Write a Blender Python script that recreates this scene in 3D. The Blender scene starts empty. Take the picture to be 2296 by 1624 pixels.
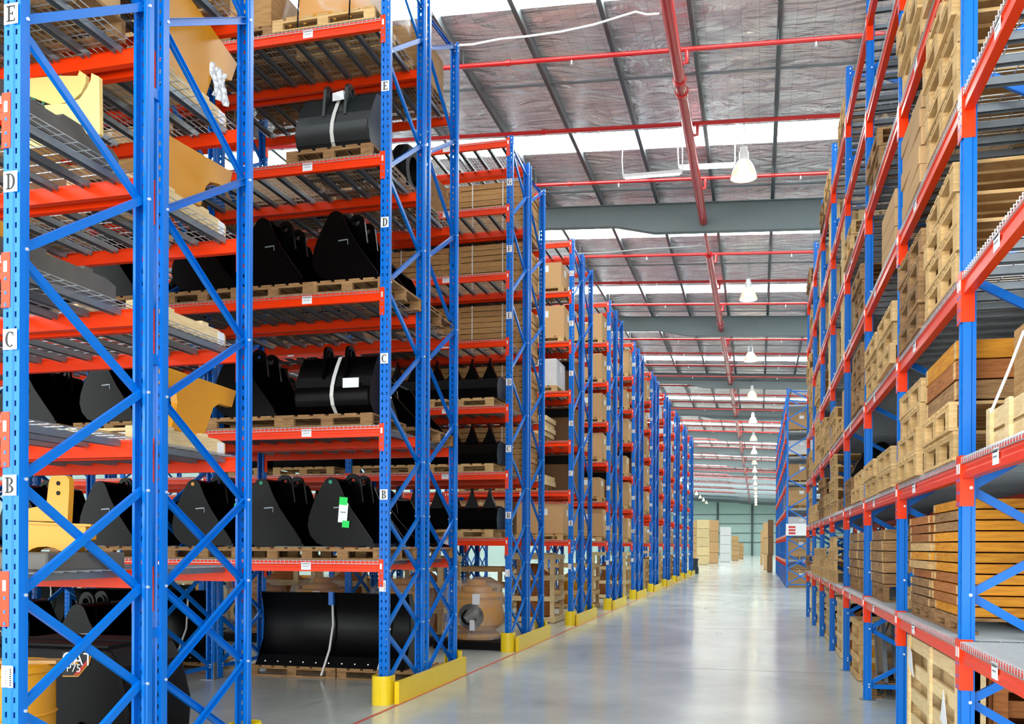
import bpy, math, random
from mathutils import Vector, Matrix
random.seed(7)
PI = math.pi
SC = bpy.context.scene
COL = SC.collection
# ------------------------------------------------------------------ camera (level, 14.8 degrees left of the aisle)
F_PX, YAW, V0, ROLL, PITCH, EYE = 2080.14, .2587, 1227.2, .004, -.0012, 1.6
_c, _s = math.cos(YAW), math.sin(YAW)
def at(px, py, X=None, Y=None, Z=None):
    """world point seen at pixel (px,py) of the 2296x1624 frame on the plane X=, Y= or Z="""
    u, v = px-1148, py-V0
    c, s = math.cos(ROLL), math.sin(ROLL)
    u, v = u*c+v*s, -u*s+v*c
    u, v = u/F_PX, v/F_PX
    d, z = math.cos(PITCH)+v*math.sin(PITCH), math.sin(PITCH)-v*math.cos(PITCH)
    dx, dy, dz = u*_c-d*_s, u*_s+d*_c, z
    t = X/dx if X is not None else (Y/dy if Y is not None else (Z-EYE)/dz)
    return Vector((dx*t, dy*t, EYE+dz*t))
# ------------------------------------------------------------------ materials
def nmat(name):
    m = bpy.data.materials.new(name); m.use_nodes = True
    nt = m.node_tree; b = nt.nodes['Principled BSDF']
    return m, nt, b
def lin(c): return tuple(((x/255)/12.92 if x/255 <= .04045 else ((x/255+.055)/1.055)**2.4) for x in c)+(1,)
def paint(name, rgb, rough=.35, metal=0, var=.12, scale=6, bump=0, spec=.5, coat=0, rnd=0):
    m, nt, b = nmat(name)
    N = nt.nodes; L = nt.links
    tc = N.new('ShaderNodeTexCoord'); no = N.new('ShaderNodeTexNoise'); no.inputs['Scale'].default_value = scale; no.inputs['Detail'].default_value = 5
    L.new(tc.outputs['Object'], no.inputs['Vector'])
    mx = N.new('ShaderNodeMix'); mx.data_type = 'RGBA'
    c = lin(rgb)
    mx.inputs[6].default_value = tuple(x*(1-var) for x in c[:3])+(1,)
    mx.inputs[7].default_value = tuple(min(1, x*(1+var)) for x in c[:3])+(1,)
    L.new(no.outputs['Fac'], mx.inputs[0])
    out = mx.outputs[2]
    if rnd:
        oi = N.new('ShaderNodeObjectInfo'); hs = N.new('ShaderNodeHueSaturation')
        mr = N.new('ShaderNodeMapRange'); mr.inputs[3].default_value = 1-rnd; mr.inputs[4].default_value = 1+rnd
        L.new(oi.outputs['Random'], mr.inputs[0]); L.new(mr.outputs[0], hs.inputs['Value']); L.new(out, hs.inputs['Color']); out = hs.outputs[0]
    L.new(out, b.inputs['Base Color'])
    b.inputs['Roughness'].default_value = rough; b.inputs['Metallic'].default_value = metal
    b.inputs['Specular IOR Level'].default_value = spec; b.inputs['Coat Weight'].default_value = coat
    if bump:
        bp = N.new('ShaderNodeBump'); bp.inputs['Strength'].default_value = bump; L.new(no.outputs['Fac'], bp.inputs['Height']); L.new(bp.outputs[0], b.inputs['Normal'])
    return m
def wood(name, a, bcol, rnd=.12, sc=(3, 3, 30)):
    m, nt, b = nmat(name); N = nt.nodes; L = nt.links
    tc = N.new('ShaderNodeTexCoord'); mp = N.new('ShaderNodeMapping'); mp.inputs['Scale'].default_value = sc
    oi = N.new('ShaderNodeObjectInfo'); L.new(tc.outputs['Object'], mp.inputs[0]); L.new(oi.outputs['Random'], mp.inputs['Location'])
    no = N.new('ShaderNodeTexNoise'); no.inputs['Scale'].default_value = 1.5; no.inputs['Detail'].default_value = 6; no.inputs['Distortion'].default_value = 1.2
    L.new(mp.outputs[0], no.inputs['Vector'])
    cr = N.new('ShaderNodeValToRGB'); cr.color_ramp.elements[0].position = .3; cr.color_ramp.elements[1].position = .68
    cr.color_ramp.elements[0].color = lin(bcol); cr.color_ramp.elements[1].color = lin(a); L.new(no.outputs['Fac'], cr.inputs[0])
    hs = N.new('ShaderNodeHueSaturation'); mr = N.new('ShaderNodeMapRange'); mr.inputs[3].default_value = 1-rnd; mr.inputs[4].default_value = 1+rnd
    L.new(oi.outputs['Random'], mr.inputs[0]); L.new(mr.outputs[0], hs.inputs['Value']); L.new(cr.outputs[0], hs.inputs['Color'])
    L.new(hs.outputs[0], b.inputs['Base Color']); b.inputs['Roughness'].default_value = .75; b.inputs['Specular IOR Level'].default_value = .25
    return m
def emit(name, rgb, s):
    m, nt, b = nmat(name); b.inputs['Base Color'].default_value = lin(rgb); b.inputs['Emission Color'].default_value = lin(rgb); b.inputs['Emission Strength'].default_value = s
    return m
M = {}
M['blue'] = paint('blue_powder_coat', (0, 108, 206), .3, var=.04, spec=.32)
M['orange'] = paint('orange_powder_coat', (236, 56, 6), .3, var=.05, spec=.3)
M['galv'] = paint('galvanised_steel', (132, 140, 146), .4, metal=.6, var=.15, scale=20)
M['wire'] = paint('zinc_wire', (176, 182, 186), .35, metal=.6, var=.05)
M['bolt'] = paint('zinc_bolt', (235, 235, 235), .3, metal=.5)
M['black'] = paint('gloss_black_paint', (3, 3, 4), .24, var=.2, spec=.13)
M['matt_black'] = paint('dull_black', (11, 11, 13), .5, var=.2, spec=.15)
M['grey_steel'] = paint('grey_steel', (34, 40, 42), .28, var=.15, coat=.1)
M['worn_steel'] = paint('worn_grey_steel', (88, 84, 78), .6, var=.25, scale=9)
M['cat_yellow'] = paint('machine_yellow_paint', (208, 142, 14), .42, var=.07)
M['pale_yellow'] = paint('pale_yellow_paint', (226, 196, 120), .5, var=.08)
M['guard'] = paint('safety_yellow', (238, 205, 22), .35, var=.05)
M['white'] = paint('white_paper', (232, 234, 238), .6, var=.03)
M['strap'] = paint('white_strap', (215, 216, 212), .5, var=.03)
M['ink'] = paint('ink', (20, 20, 24), .6)
M['greyink'] = paint('grey_ink', (120, 124, 130), .6)
M['green'] = paint('green_tag', (20, 215, 90), .5, var=.03)
M['teal'] = paint('green_sticker', (20, 140, 100), .5)
M['redink'] = paint('red_ink', (200, 50, 40), .6)
M['pine'] = wood('pine', (214, 180, 128), (186, 146, 92), .12)
M['palewood'] = wood('new_pine', (232, 210, 165), (212, 182, 130), .08)
M['oldwood'] = wood('weathered_wood', (168, 130, 88), (120, 88, 56), .15)
M['honey'] = wood('honey_timber', (222, 155, 48), (190, 118, 34), .14)
M['brownwood'] = wood('brown_timber', (176, 112, 60), (140, 84, 44), .15)
M['plank'] = wood('sawn_planks', (190, 150, 98), (158, 116, 70), .1)
M['card'] = paint('cardboard', (190, 152, 108), .8, var=.05, scale=3, spec=.2, rnd=.12)
M['darkcard'] = paint('brown_carton', (122, 92, 64), .8, var=.06, spec=.2)
M['tape'] = paint('parcel_tape', (206, 178, 138), .4)
M['pipe'] = paint('red_pipe_paint', (186, 28, 30), .3, var=.06, coat=.3)
M['rafter'] = paint('grey_rafter_paint', (112, 124, 128), .5, var=.05)
M['wall'] = paint('green_grey_cladding', (188, 212, 206), .6, var=.05)
M['girt'] = paint('dark_girt', (80, 96, 100), .5)
M['binblue'] = paint('dark_teal_plastic', (24, 52, 66), .4)
M['bluefilm'] = paint('blue_tarpaulin', (30, 60, 140), .4, var=.3, scale=14)
M['whitefilm'] = paint('white_wrap', (205, 205, 208), .35, var=.12, scale=12, bump=.4)
M['redline'] = paint('red_floor_line', (190, 84, 70), .5, var=.1)
M['gtie'] = paint('green_strap', (60, 120, 90), .5)
M['sky'] = emit('skylight_panel', (248, 255, 252), 10)
M['bulb'] = emit('lamp_bulb', (255, 232, 180), 70)
M['flu'] = emit('fluorescent_tube', (250, 252, 255), 4)
M['tube'] = paint('white_enamel', (228, 230, 232), .35)
def reflector():
    m, nt, b = nmat('prismatic_reflector'); b.inputs['Base Color'].default_value = (.86, .84, .78, 1); b.inputs['Roughness'].default_value = .25
    b.inputs['Transmission Weight'].default_value = .5; return m
M['reflector'] = reflector()
def film():
    m, nt, b = nmat('clear_stretch_film'); N = nt.nodes; L = nt.links
    b.inputs['Base Color'].default_value = (.85, .85, .83, 1); b.inputs['Roughness'].default_value = .18
    tr = N.new('ShaderNodeBsdfTransparent'); mx = N.new('ShaderNodeMixShader'); no = N.new('ShaderNodeTexNoise'); no.inputs['Scale'].default_value = 3.2; no.inputs['Distortion'].default_value = 1
    tc = N.new('ShaderNodeTexCoord'); L.new(tc.outputs['Object'], no.inputs['Vector'])
    cr = N.new('ShaderNodeMapRange'); cr.inputs[1].default_value = .4; cr.inputs[2].default_value = .75; cr.inputs[3].default_value = .1; cr.inputs[4].default_value = .38
    L.new(no.outputs['Fac'], cr.inputs[0]); L.new(cr.outputs[0], mx.inputs[0]); L.new(tr.outputs[0], mx.inputs[1]); L.new(b.outputs[0], mx.inputs[2])
    L.new(mx.outputs[0], N['Material Output'].inputs[0])
    bp = N.new('ShaderNodeBump'); bp.inputs['Strength'].default_value = .3; L.new(no.outputs['Fac'], bp.inputs['Height']); L.new(bp.outputs[0], b.inputs['Normal'])
    return m
M['film'] = film()
def floor_mat():
    m, nt, b = nmat('polished_concrete'); N = nt.nodes; L = nt.links
    tc = N.new('ShaderNodeTexCoord')
    n1 = N.new('ShaderNodeTexNoise'); n1.inputs['Scale'].default_value = .5; n1.inputs['Detail'].default_value = 8; n1.inputs['Roughness'].default_value = .6
    n2 = N.new('ShaderNodeTexNoise'); n2.inputs['Scale'].default_value = 1.1; n2.inputs['Detail'].default_value = 6; n2.inputs['Distortion'].default_value = 1.5
    L.new(tc.outputs['Object'], n1.inputs['Vector'])
    mp = N.new('ShaderNodeMapping'); mp.inputs['Scale'].default_value = (1, .35, 1); mp.inputs['Rotation'].default_value = (0, 0, .5)
    L.new(tc.outputs['Object'], mp.inputs[0]); L.new(mp.outputs[0], n2.inputs['Vector'])
    cr = N.new('ShaderNodeValToRGB'); cr.color_ramp.elements[0].position = .3; cr.color_ramp.elements[1].position = .7
    cr.color_ramp.elements[0].color = lin((168, 176, 172)); cr.color_ramp.elements[1].color = lin((204, 210, 204)); L.new(n1.outputs['Fac'], cr.inputs[0])
    # tyre marks
    mr = N.new('ShaderNodeMapRange'); mr.inputs[1].default_value = .62; mr.inputs[2].default_value = .72; mr.inputs[3].default_value = 0; mr.inputs[4].default_value = .35
    L.new(n2.outputs['Fac'], mr.inputs[0])
    mx = N.new('ShaderNodeMix'); mx.data_type = 'RGBA'; mx.inputs[7].default_value = lin((132, 140, 138)); L.new(mr.outputs[0], mx.inputs[0]); L.new(cr.outputs[0], mx.inputs[6])
    L.new(mx.outputs[2], b.inputs['Base Color'])
    rr = N.new('ShaderNodeMapRange'); rr.inputs[3].default_value = .12; rr.inputs[4].default_value = .2; L.new(n1.outputs['Fac'], rr.inputs[0]); L.new(rr.outputs[0], b.inputs['Roughness'])
    b.inputs['Specular IOR Level'].default_value = .6
    return m
M['floor'] = floor_mat()
def foil():
    m, nt, b = nmat('roof_foil'); N = nt.nodes; L = nt.links
    b.inputs['Base Color'].default_value = lin((196, 196, 200)); b.inputs['Metallic'].default_value = .65; b.inputs['Roughness'].default_value = .22
    tc = N.new('ShaderNodeTexCoord'); mp = N.new('ShaderNodeMapping'); mp.inputs['Scale'].default_value = (.7, 1.7, 1)
    no = N.new('ShaderNodeTexNoise'); no.inputs['Scale'].default_value = .9; no.inputs['Detail'].default_value = 5; no.inputs['Distortion'].default_value = 2.5
    L.new(tc.outputs['Object'], mp.inputs[0]); L.new(mp.outputs[0], no.inputs['Vector'])
    bp = N.new('ShaderNodeBump'); bp.inputs['Strength'].default_value = .9; bp.inputs['Distance'].default_value = .2
    L.new(no.outputs['Fac'], bp.inputs['Height']); L.new(bp.outputs[0], b.inputs['Normal'])
    # safety mesh lines
    br = N.new('ShaderNodeTexBrick'); br.offset = 0; br.inputs['Scale'].default_value = 1; br.inputs['Brick Width'].default_value = .3; br.inputs['Row Height'].default_value = .15; br.inputs['Mortar Size'].default_value = .003
    br.inputs['Color1'].default_value = lin((232, 232, 236)); br.inputs['Color2'].default_value = lin((218, 218, 224)); br.inputs['Mortar'].default_value = lin((165, 165, 170))
    L.new(tc.outputs['Object'], br.inputs['Vector']); L.new(br.outputs['Color'], b.inputs['Base Color'])
    return m
M['foil'] = foil()
# ------------------------------------------------------------------ mesh builder
class MB:
    def __init__(s): s.v = []; s.f = []; s.m = []
    def quad(s, pts, mi=0):
        b = len(s.v); s.v += [tuple(p) for p in pts]; s.f.append(tuple(range(b, b+len(pts)))); s.m.append(mi)
    def box(s, x0, x1, y0, y1, z0, z1, mi=0):
        b = len(s.v)
        s.v += [(x0, y0, z0), (x1, y0, z0), (x1, y1, z0), (x0, y1, z0), (x0, y0, z1), (x1, y0, z1), (x1, y1, z1), (x0, y1, z1)]
        for q in ((0, 3, 2, 1), (4, 5, 6, 7), (0, 1, 5, 4), (1, 2, 6, 5), (2, 3, 7, 6), (3, 0, 4, 7)): s.f.append(tuple(b+i for i in q)); s.m.append(mi)
        return s
    def prism(s, poly, axis, a0, a1, mi=0):
        """poly in the plane normal to axis: 'x'->(y,z) 'y'->(x,z) 'z'->(x,y)"""
        def P(p, a): return (a, p[0], p[1]) if axis == 'x' else ((p[0], a, p[1]) if axis == 'y' else (p[0], p[1], a))
        b = len(s.v); n = len(poly)
        s.v += [P(p, a0) for p in poly]+[P(p, a1) for p in poly]
        s.f.append(tuple(range(b+n-1, b-1, -1))); s.m.append(mi); s.f.append(tuple(range(b+n, b+2*n))); s.m.append(mi)
        for i in range(n): j = (i+1) % n; s.f.append((b+i, b+j, b+n+j, b+n+i)); s.m.append(mi)
        return s
    def bar(s, p, q, w, t, up=(1, 0, 0), mi=0):
        """box between p and q, width w across, thickness t along up"""
        p, q = Vector(p), Vector(q); d = (q-p).normalized(); u = Vector(up); u = (u-d*u.dot(d)).normalized(); r = d.cross(u)
        b = len(s.v)
        for a in (p, q):
            for i, j in ((-1, -1), (1, -1), (1, 1), (-1, 1)): s.v.append(tuple(a+r*(i*w/2)+u*(j*t/2)))
        for k in ((0, 1, 2, 3), (7, 6, 5, 4), (0, 4, 5, 1), (1, 5, 6, 2), (2, 6, 7, 3), (3, 7, 4, 0)): s.f.append(tuple(b+i for i in k)); s.m.append(mi)
        return s
    def tube(s, pts, r, n=10, mi=0, closed=False):
        pts = [Vector(p) for p in pts]; b = len(s.v); m = len(pts); ref = None
        for i, p in enumerate(pts):
            d = (pts[min(i+1, m-1)]-pts[max(i-1, 0)]).normalized()
            if ref is None: ref = Vector((0, 0, 1)) if abs(d.z) < .9 else Vector((1, 0, 0))
            u = (ref-d*ref.dot(d)).normalized(); w = d.cross(u); ref = u
            for k in range(n): a = 2*PI*k/n; s.v.append(tuple(p+u*(math.cos(a)*r)+w*(math.sin(a)*r)))
        for i in range(m-1):
            for k in range(n): k2 = (k+1) % n; s.f.append((b+i*n+k, b+i*n+k2, b+(i+1)*n+k2, b+(i+1)*n+k)); s.m.append(mi)
        s.f.append(tuple(range(b+n-1, b-1, -1))); s.m.append(mi); s.f.append(tuple(b+(m-1)*n+k for k in range(n))); s.m.append(mi)
        return s
    def lathe(s, prof, c=(0, 0, 0), n=24, mi=0, axis='z', sx=1, sy=1):
        b = len(s.v)
        for r, z in prof:
            for k in range(n):
                a = 2*PI*k/n; x, y = r*math.cos(a)*sx, r*math.sin(a)*sy
                p = (x, y, z) if axis == 'z' else ((z, x, y) if axis == 'x' else (y, z, x))
                s.v.append((p[0]+c[0], p[1]+c[1], p[2]+c[2]))
        for i in range(len(prof)-1):
            for k in range(n): k2 = (k+1) % n; s.f.append((b+i*n+k, b+i*n+k2, b+(i+1)*n+k2, b+(i+1)*n+k)); s.m.append(mi)
        return s
    def mesh(s, name, mats, smooth=False):
        me = bpy.data.meshes.new(name); me.from_pydata(s.v, [], s.f)
        for m in (mats if isinstance(mats, (list, tuple)) else [mats]): me.materials.append(M[m] if isinstance(m, str) else m)
        me.polygons.foreach_set('material_index', s.m)
        if smooth:
            me.polygons.foreach_set('use_smooth', [True]*len(s.f))
            try: me.set_sharp_from_angle(angle=math.radians(35))
            except Exception: pass
        me.update(); return me
def obj(name, me, parent=None, loc=(0, 0, 0), rz=0, label=None, rot=None):
    o = bpy.data.objects.new(name, me); COL.objects.link(o); o.location = loc
    o.rotation_euler = rot if rot else (0, 0, rz)
    if parent: o.parent = parent
    if label: o['label'] = label
    return o
def tag(o, label, cat, group=None, kind=None):
    o['label'] = label; o['category'] = cat
    if group: o['group'] = group
    if kind: o['kind'] = kind
    return o
def thing(name, label, cat, loc=(0, 0, 0), rz=0, group=None, rot=None): return tag(obj(name, None, None, loc, rz, rot=rot), label, cat, group)
def struct(name, me, loc=(0, 0, 0), parent=None):
    o = obj(name, me, parent, loc)
    if not parent: o['kind'] = 'structure'
    return o
def clone(src, loc, rz=0, label=None, group=None, rot=None, parent=None):
    c = src.copy(); COL.objects.link(c)
    if parent is not None: c.parent = parent
    if loc is not None: c.location = loc; c.rotation_euler = rot if rot else (0, 0, rz)
    if label: c['label'] = label
    if group: c['group'] = group
    for k in KIDS.get(src.name, []):
        clone(k, None, parent=c)
    return c
KIDS = {}
def kids(o):
    """remember a prototype's children so copies are quick"""
    KIDS[o.name] = list(o.children)
    for c in o.children: kids(c)
ORD = ['zeroth', 'first', 'second', 'third', 'fourth', 'fifth', 'sixth', 'seventh', 'eighth', 'ninth', 'tenth', 'eleventh', 'twelfth']
# ------------------------------------------------------------------ world, camera
w = bpy.data.worlds.new('World'); SC.world = w; w.use_nodes = True
w.node_tree.nodes['Background'].inputs[0].default_value = (.96, 1, .99, 1); w.node_tree.nodes['Background'].inputs[1].default_value = 3.9
cam = bpy.data.cameras.new('camera'); co = bpy.data.objects.new('camera', cam); COL.objects.link(co); SC.camera = co
cam.sensor_width = 36; cam.lens = F_PX/2296*36; cam.shift_y = (V0-812)/2296; cam.clip_end = 500; cam.clip_start = .05
R = Vector((_c, _s, 0)); Fw = Vector((-_s, _c, 0)); U = Vector((0, 0, 1))
F2 = Fw*math.cos(PITCH)+U*math.sin(PITCH); U2 = U*math.cos(PITCH)-Fw*math.sin(PITCH)
R3 = R*math.cos(ROLL)+U2*math.sin(ROLL); U3 = U2*math.cos(ROLL)-R*math.sin(ROLL)
mt = Matrix((R3, U3, -F2)).transposed().to_4x4(); mt.translation = (0, 0, EYE); co.matrix_world = mt
vs = SC.view_settings; vs.view_transform = 'Standard'; vs.look = 'None'; vs.gamma = 1; vs.exposure = .46
# ------------------------------------------------------------------ building shell
X0, X1, Y0, Y1 = -24, 16, -4, 185
def roof_z(x): return 10.45-.055*x
b = MB(); b.box(X0, X1, Y0, Y1, -.2, 0); struct('floor', b.mesh('floor', 'floor'))
b = MB()
for x in (-3.48,): b.box(x-.018, x+.018, 3, 52, .0, .003)
struct('trim_1', b.mesh('trim_1', 'redline'))
b = MB()
for y in (12.4, 18.6, 24.8, 31, 43, 55, 67): b.box(-3.45, 1.0, y-.004, y+.004, .0, .0015)
struct('trim_2', b.mesh('trim_2', 'greyink'))
bands = [(14.45, .72)]+[(20.55+6.15*k, .48) for k in range(0, 26)]  # last few glowing bands are added to brighten the far wall
def slab(mb, y0, y1, z0, z1, x0=X0, x1=X1, mi=0): mb.prism([(x0, roof_z(x0)+z0), (x1, roof_z(x1)+z0), (x1, roof_z(x1)+z1), (x0, roof_z(x0)+z1)], 'y', y0, y1, mi)
b = MB(); yy = Y0
for yc, hw in bands: slab(b, yy, yc-hw, 0, .06); yy = yc+hw
slab(b, yy, Y1, 0, .06)
struct('ceiling', b.mesh('ceiling', 'foil'))
for i, (yc, hw) in enumerate(bands):
    b = MB(); slab(b, yc-hw, yc+hw, .02, .05, -22, 14); struct('window_%d' % (i+1), b.mesh('skylight', 'sky'))
b = MB()                                     # far wall with girts and columns
b.box(X0, X1, Y1, Y1+.2, 0, 11.8); struct('wall_back', b.mesh('wall_back', 'wall'))
b = MB()
for z in (2.4, 4.2, 6.0, 7.8): b.box(X0, X1, Y1-.12, Y1, z, z+.14)
for x in (-14, -7.5, -1, 6, 12): b.box(x-.2, x+.2, Y1-.3, Y1, 0, 10.2)
struct('trim_3', b.mesh('trim_3', 'girt'))
for nm, x in (('wall_left', X0), ('wall_right', X1)):
    b = MB(); b.box(x-.1, x+.1, Y0, Y1, 0, 11.8); struct(nm, b.mesh(nm, 'wall'))
# purlins run along the aisle
pb = MB()
x = -22.4; n = 0
pm = MB(); pm.box(-.035, .035, 0, Y1-Y0, -.2, 0); pm.box(-.035, .05, 0, Y1-Y0, -.2, -.185); pmm = pm.mesh('purlin', 'galv')
while x < 14:
    if True: tag(obj('purlin', pmm, None, (x, Y0, roof_z(x)), 0), 'galvanised steel purlin running down the hall under the foil roof', 'roof beam', 'roof purlins')
    x += 1.42; n += 1
# rafters across
def rafter_mesh():
    m = MB()
    def prof(x): return roof_z(x)-.2
    def bot(x):
        d = .55 if x < -3.6 else (.74 if x > -2.6 else .55+.19*(x+3.6))
        return prof(x)-d
    xs = [X0+.02, -3.6, -2.6, X1-.02]
    for a, c in zip(xs, xs[1:]):
        m.prism([(a, bot(a)), (c, bot(c)), (c, prof(c)), (a, prof(a))], 'y', -.006, .006)
        m.prism([(a, bot(a)), (c, bot(c)), (c, bot(c)+.018), (a, bot(a)+.018)], 'y', -.11, .11)
        m.prism([(a, prof(a)-.018), (c, prof(c)-.018), (c, prof(c)), (a, prof(a))], 'y', -.11, .11)
    return m.mesh('rafter', 'rafter')
rm = rafter_mesh()
for k in range(0, 15):
    y = 12+12*k
    if y > 10: tag(obj('rafter', rm, None, (0, y, 0)), 'grey steel roof rafter, %s from the camera' % ORD[min(k+1, 12)] if k < 12 else 'grey steel roof rafter near the far wall', 'roof beam', 'roof rafters')
# sprinkler pipes
mp_ = thing('sprinkler_main', 'thick red sprinkler main pipe running down the hall under the roof', 'pipe', (-1.36, 5, 9.84))
b = MB(); b.tube([(0, 0, 0), (0, 18.95, 0)], .1, 16); obj('pipe', b.mesh('pipe', 'pipe', True), mp_)
b = MB(); b.tube([(0, 18.9, 0), (0, 21.8, 0)], .045, 12); obj('pipe', b.mesh('pipe', 'pipe', True), mp_)
b = MB(); b.tube([(0, 21.7, 0), (0, 170, 0)], .1, 16); obj('pipe', b.mesh('pipe', 'pipe', True), mp_)
for y in (11.55, 12.0, 30, 40, 50): b = MB(); b.tube([(0, y, 0), (0, y+.12, 0)], .125, 16); obj('coupling', b.mesh('coupling', 'pipe', True), mp_)
cp = thing('sprinkler_pipe', 'thin red sprinkler pipe crossing under the roof', 'pipe', (0, 0, 0), group='cross sprinkler pipes')
b = MB()
def pz(x): return 10.02-.055*x-.0
b.tube([(-20, 0, pz(-20)), (14, 0, pz(14))], .042, 10); obj('pipe', b.mesh('pipe', 'pipe', True), cp)
for x in (-12, -7.2, -4.4, 1.8): b = MB(); b.tube([(x, 0, pz(x)), (x+.09, 0, pz(x+.09))], .058, 10); obj('coupling', b.mesh('coupling', 'pipe', True), cp)
b = MB(); b.tube([(-1.2, 0, pz(-1.2)), (-1.2, 0, 9.86), (-1.36, 0, 9.84)], .036, 8); obj('riser', b.mesh('riser', 'pipe', True), cp)
for x in (-6.5, -3.2, .9, 3.4): b = MB(); b.tube([(x, 0, pz(x)), (x, 0, pz(x)-.1)], .014, 6); b.lathe([(.03, 0), (.03, .006)], (x, 0, pz(x)-.11), 10); obj('sprinkler_head', b.mesh('sprinkler_head', 'bolt'), cp)
for x in (-10.5, -5.2, .3, 5): b = MB(); b.tube([(x, 0, pz(x)+.03), (x, 0, roof_z(x)+.005)], .006, 6); obj('hanger_rod', b.mesh('hanger_rod', 'galv'), cp)
kids(cp)
ys = [16.06+2.86*k for k in range(0, 50)]; first = True
cp['label'] = 'thin red sprinkler pipe crossing under the roof, nearest of them'; cp.location = (0, ys[0], 0)
for i, y in enumerate(ys[1:]):
    if abs((y-12) % 12) < .2: continue
    if y > 175: break
    c = clone(cp, (0, y, 0), label='thin red sprinkler pipe crossing under the roof%s' % (', %s from the camera' % ORD[i+2] if i < 8 else ' far down the hall'))
# bridging strips between the purlins
for k, y in enumerate([17.6, 23.2, 29.6, 35.6, 41.7, 47.8]):
    m = MB(); m.prism([(X0+.2, roof_z(X0+.2)-.11), (X1-.2, roof_z(X1-.2)-.11), (X1-.2, roof_z(X1-.2)-.08), (X0+.2, roof_z(X0+.2)-.08)], 'y', -.03, .03)
    tag(obj('purlin_bridging', m.mesh('bridging', 'galv'), None, (0, y, 0)), 'thin galvanised bridging strip across the purlins, %s from the camera' % ORD[k+1], 'roof strip', 'purlin bridging')
# high bay lamps
lamp = thing('high_bay_lamp', 'bell shaped high bay lamp hanging over the aisle, nearest of the row', 'lamp', (-.3, 19.3, 9.05), group='high bay lamps over the aisle')
b = MB(); b.lathe([(.26, 0), (.255, .05), (.21, .2), (.13, .33), (.09, .36), (.085, .35), (.12, .31), (.2, .18), (.245, .05), (.26, 0)], n=28); obj('reflector', b.mesh('reflector', 'reflector', True), lamp)
b = MB(); b.lathe([(0, .05), (.06, .07), (.09, .15), (.08, .24), (.04, .3), (0, .31)], n=16); obj('bulb', b.mesh('bulb', 'bulb', True), lamp)
b = MB(); b.lathe([(0, .35), (.1, .35), (.1, .5), (.07, .56), (.07, .62), (0, .62)], n=20); obj('housing', b.mesh('housing', 'tube', True), lamp)
b = MB(); b.tube([(0, 0, .6), (0, 0, 1.22)], .01, 6); obj('hanger', b.mesh('hanger', 'galv'), lamp)
kids(lamp)
for k in range(1, 17): clone(lamp, (-.3, 19.3+9.55*k, 9.05), label='bell shaped high bay lamp over the aisle, %s' % ('%s from the camera' % ORD[k+1] if k < 7 else 'far down the hall'))
for k in range(4, 17): clone(lamp, (-9.0, 19.3+9.55*k, 9.45), label='bell shaped high bay lamp above the left side of the hall, far down', group='high bay lamps over the left racks')
# cable, light battens
def cable(name, label, pts, r=.018, cat='cable'):
    b = MB(); b.tube(pts, r, 8); return tag(obj(name, b.mesh(name, 'tube', True)), label, cat)
P = [at(x, y, Z=10.12) for x, y in ((1005, 103), (1060, 100), (1120, 88), (1180, 82), (1260, 71), (1330, 56), (1395, 36), (1425, 27), (1450, 33), (1478, 31))]
cable('electric_cable', 'white electric cable slung under the roof above the second rack row', P)
P = [at(x, y, Y=26.2) for x, y in ((1225, 571), (1300, 569), (1370, 566), (1440, 559), (1520, 555), (1566, 552), (1572, 547))]
cable('electric_cable', 'white electric cable slung under the roof beyond the nearest rafter', P)
def batten(lab, p, q):
    p, q = Vector(p), Vector(q); t = thing('batten_light', lab, 'lamp', p); d = q-p
    b = MB(); b.bar((0, 0, 0), d, .09, .07, (0, 0, 1)); obj('housing', b.mesh('housing', 'tube'), t)
    b = MB(); e = d*.04; b.tube([e+Vector((0, -.01, -.055)), d-e+Vector((0, -.01, -.055))], .018, 8); obj('fluorescent_tube', b.mesh('fluorescent_tube', 'flu', True), t)
    b = MB(); b.tube([(0, -.03, .03), (-.02, -.03, .35), (0, 0, .75)], .012, 6); obj('hanger', b.mesh('hanger', 'tube'), t)
    b = MB(); b.tube([d+Vector((0, 0, .03)), d+Vector((0, 0, .75))], .012, 6); obj('hanger', b.mesh('hanger', 'tube'), t)
batten('white fluorescent batten hanging left of the red main pipe', at(1397, 396, Y=20.2), at(1530, 385, Y=20.2))
batten('white fluorescent batten hanging between the main pipe and nearest lamp', at(1522, 375, Y=20.9), at(1648, 369, Y=20.9))
# ------------------------------------------------------------------ rack kit
D, GAP, H = 1.07, .09, 7.82
XL, XR = -3.70, 1.087
def upright_mesh():
    m = MB(); xs = [0, .019, .031, .039, .061, .069, .081, .1]; yo = [0, 0, 0, -.007, -.007, 0, 0, 0]
    rows = int(H/.075); nx = len(xs)
    for layer, dy in ((0, 0), (1, .003)):
        base = len(m.v); zs = []
        for r in range(rows): zs += [r*.075, r*.075+.046]
        zs.append(H)
        for z in zs:
            for x, y in zip(xs, yo): m.v.append((x, y+dy, z))
        for r in range(len(zs)-1):
            for i in range(nx-1):
                if r % 2 and i in (1, 5): continue
                q = (base+r*nx+i, base+r*nx+i+1, base+(r+1)*nx+i+1, base+(r+1)*nx+i)
                m.f.append(q if layer == 0 else q[::-1]); m.m.append(0)
    for a, c, e, g in ((0, .003, .006, .009), (.097, .1, .091, .094)): m.box(a, c, .001, .044, 0, H); m.box(e, g, .05, .07, 0, H); m.prism([(a, .044), (c, .044), (g, .05), (e, .05)], 'z', 0, H)
    m.box(.009, .024, .067, .07, 0, H); m.box(.076, .091, .067, .07, 0, H)
    return m.mesh('upright', 'blue')
UP = upright_mesh()
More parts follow.
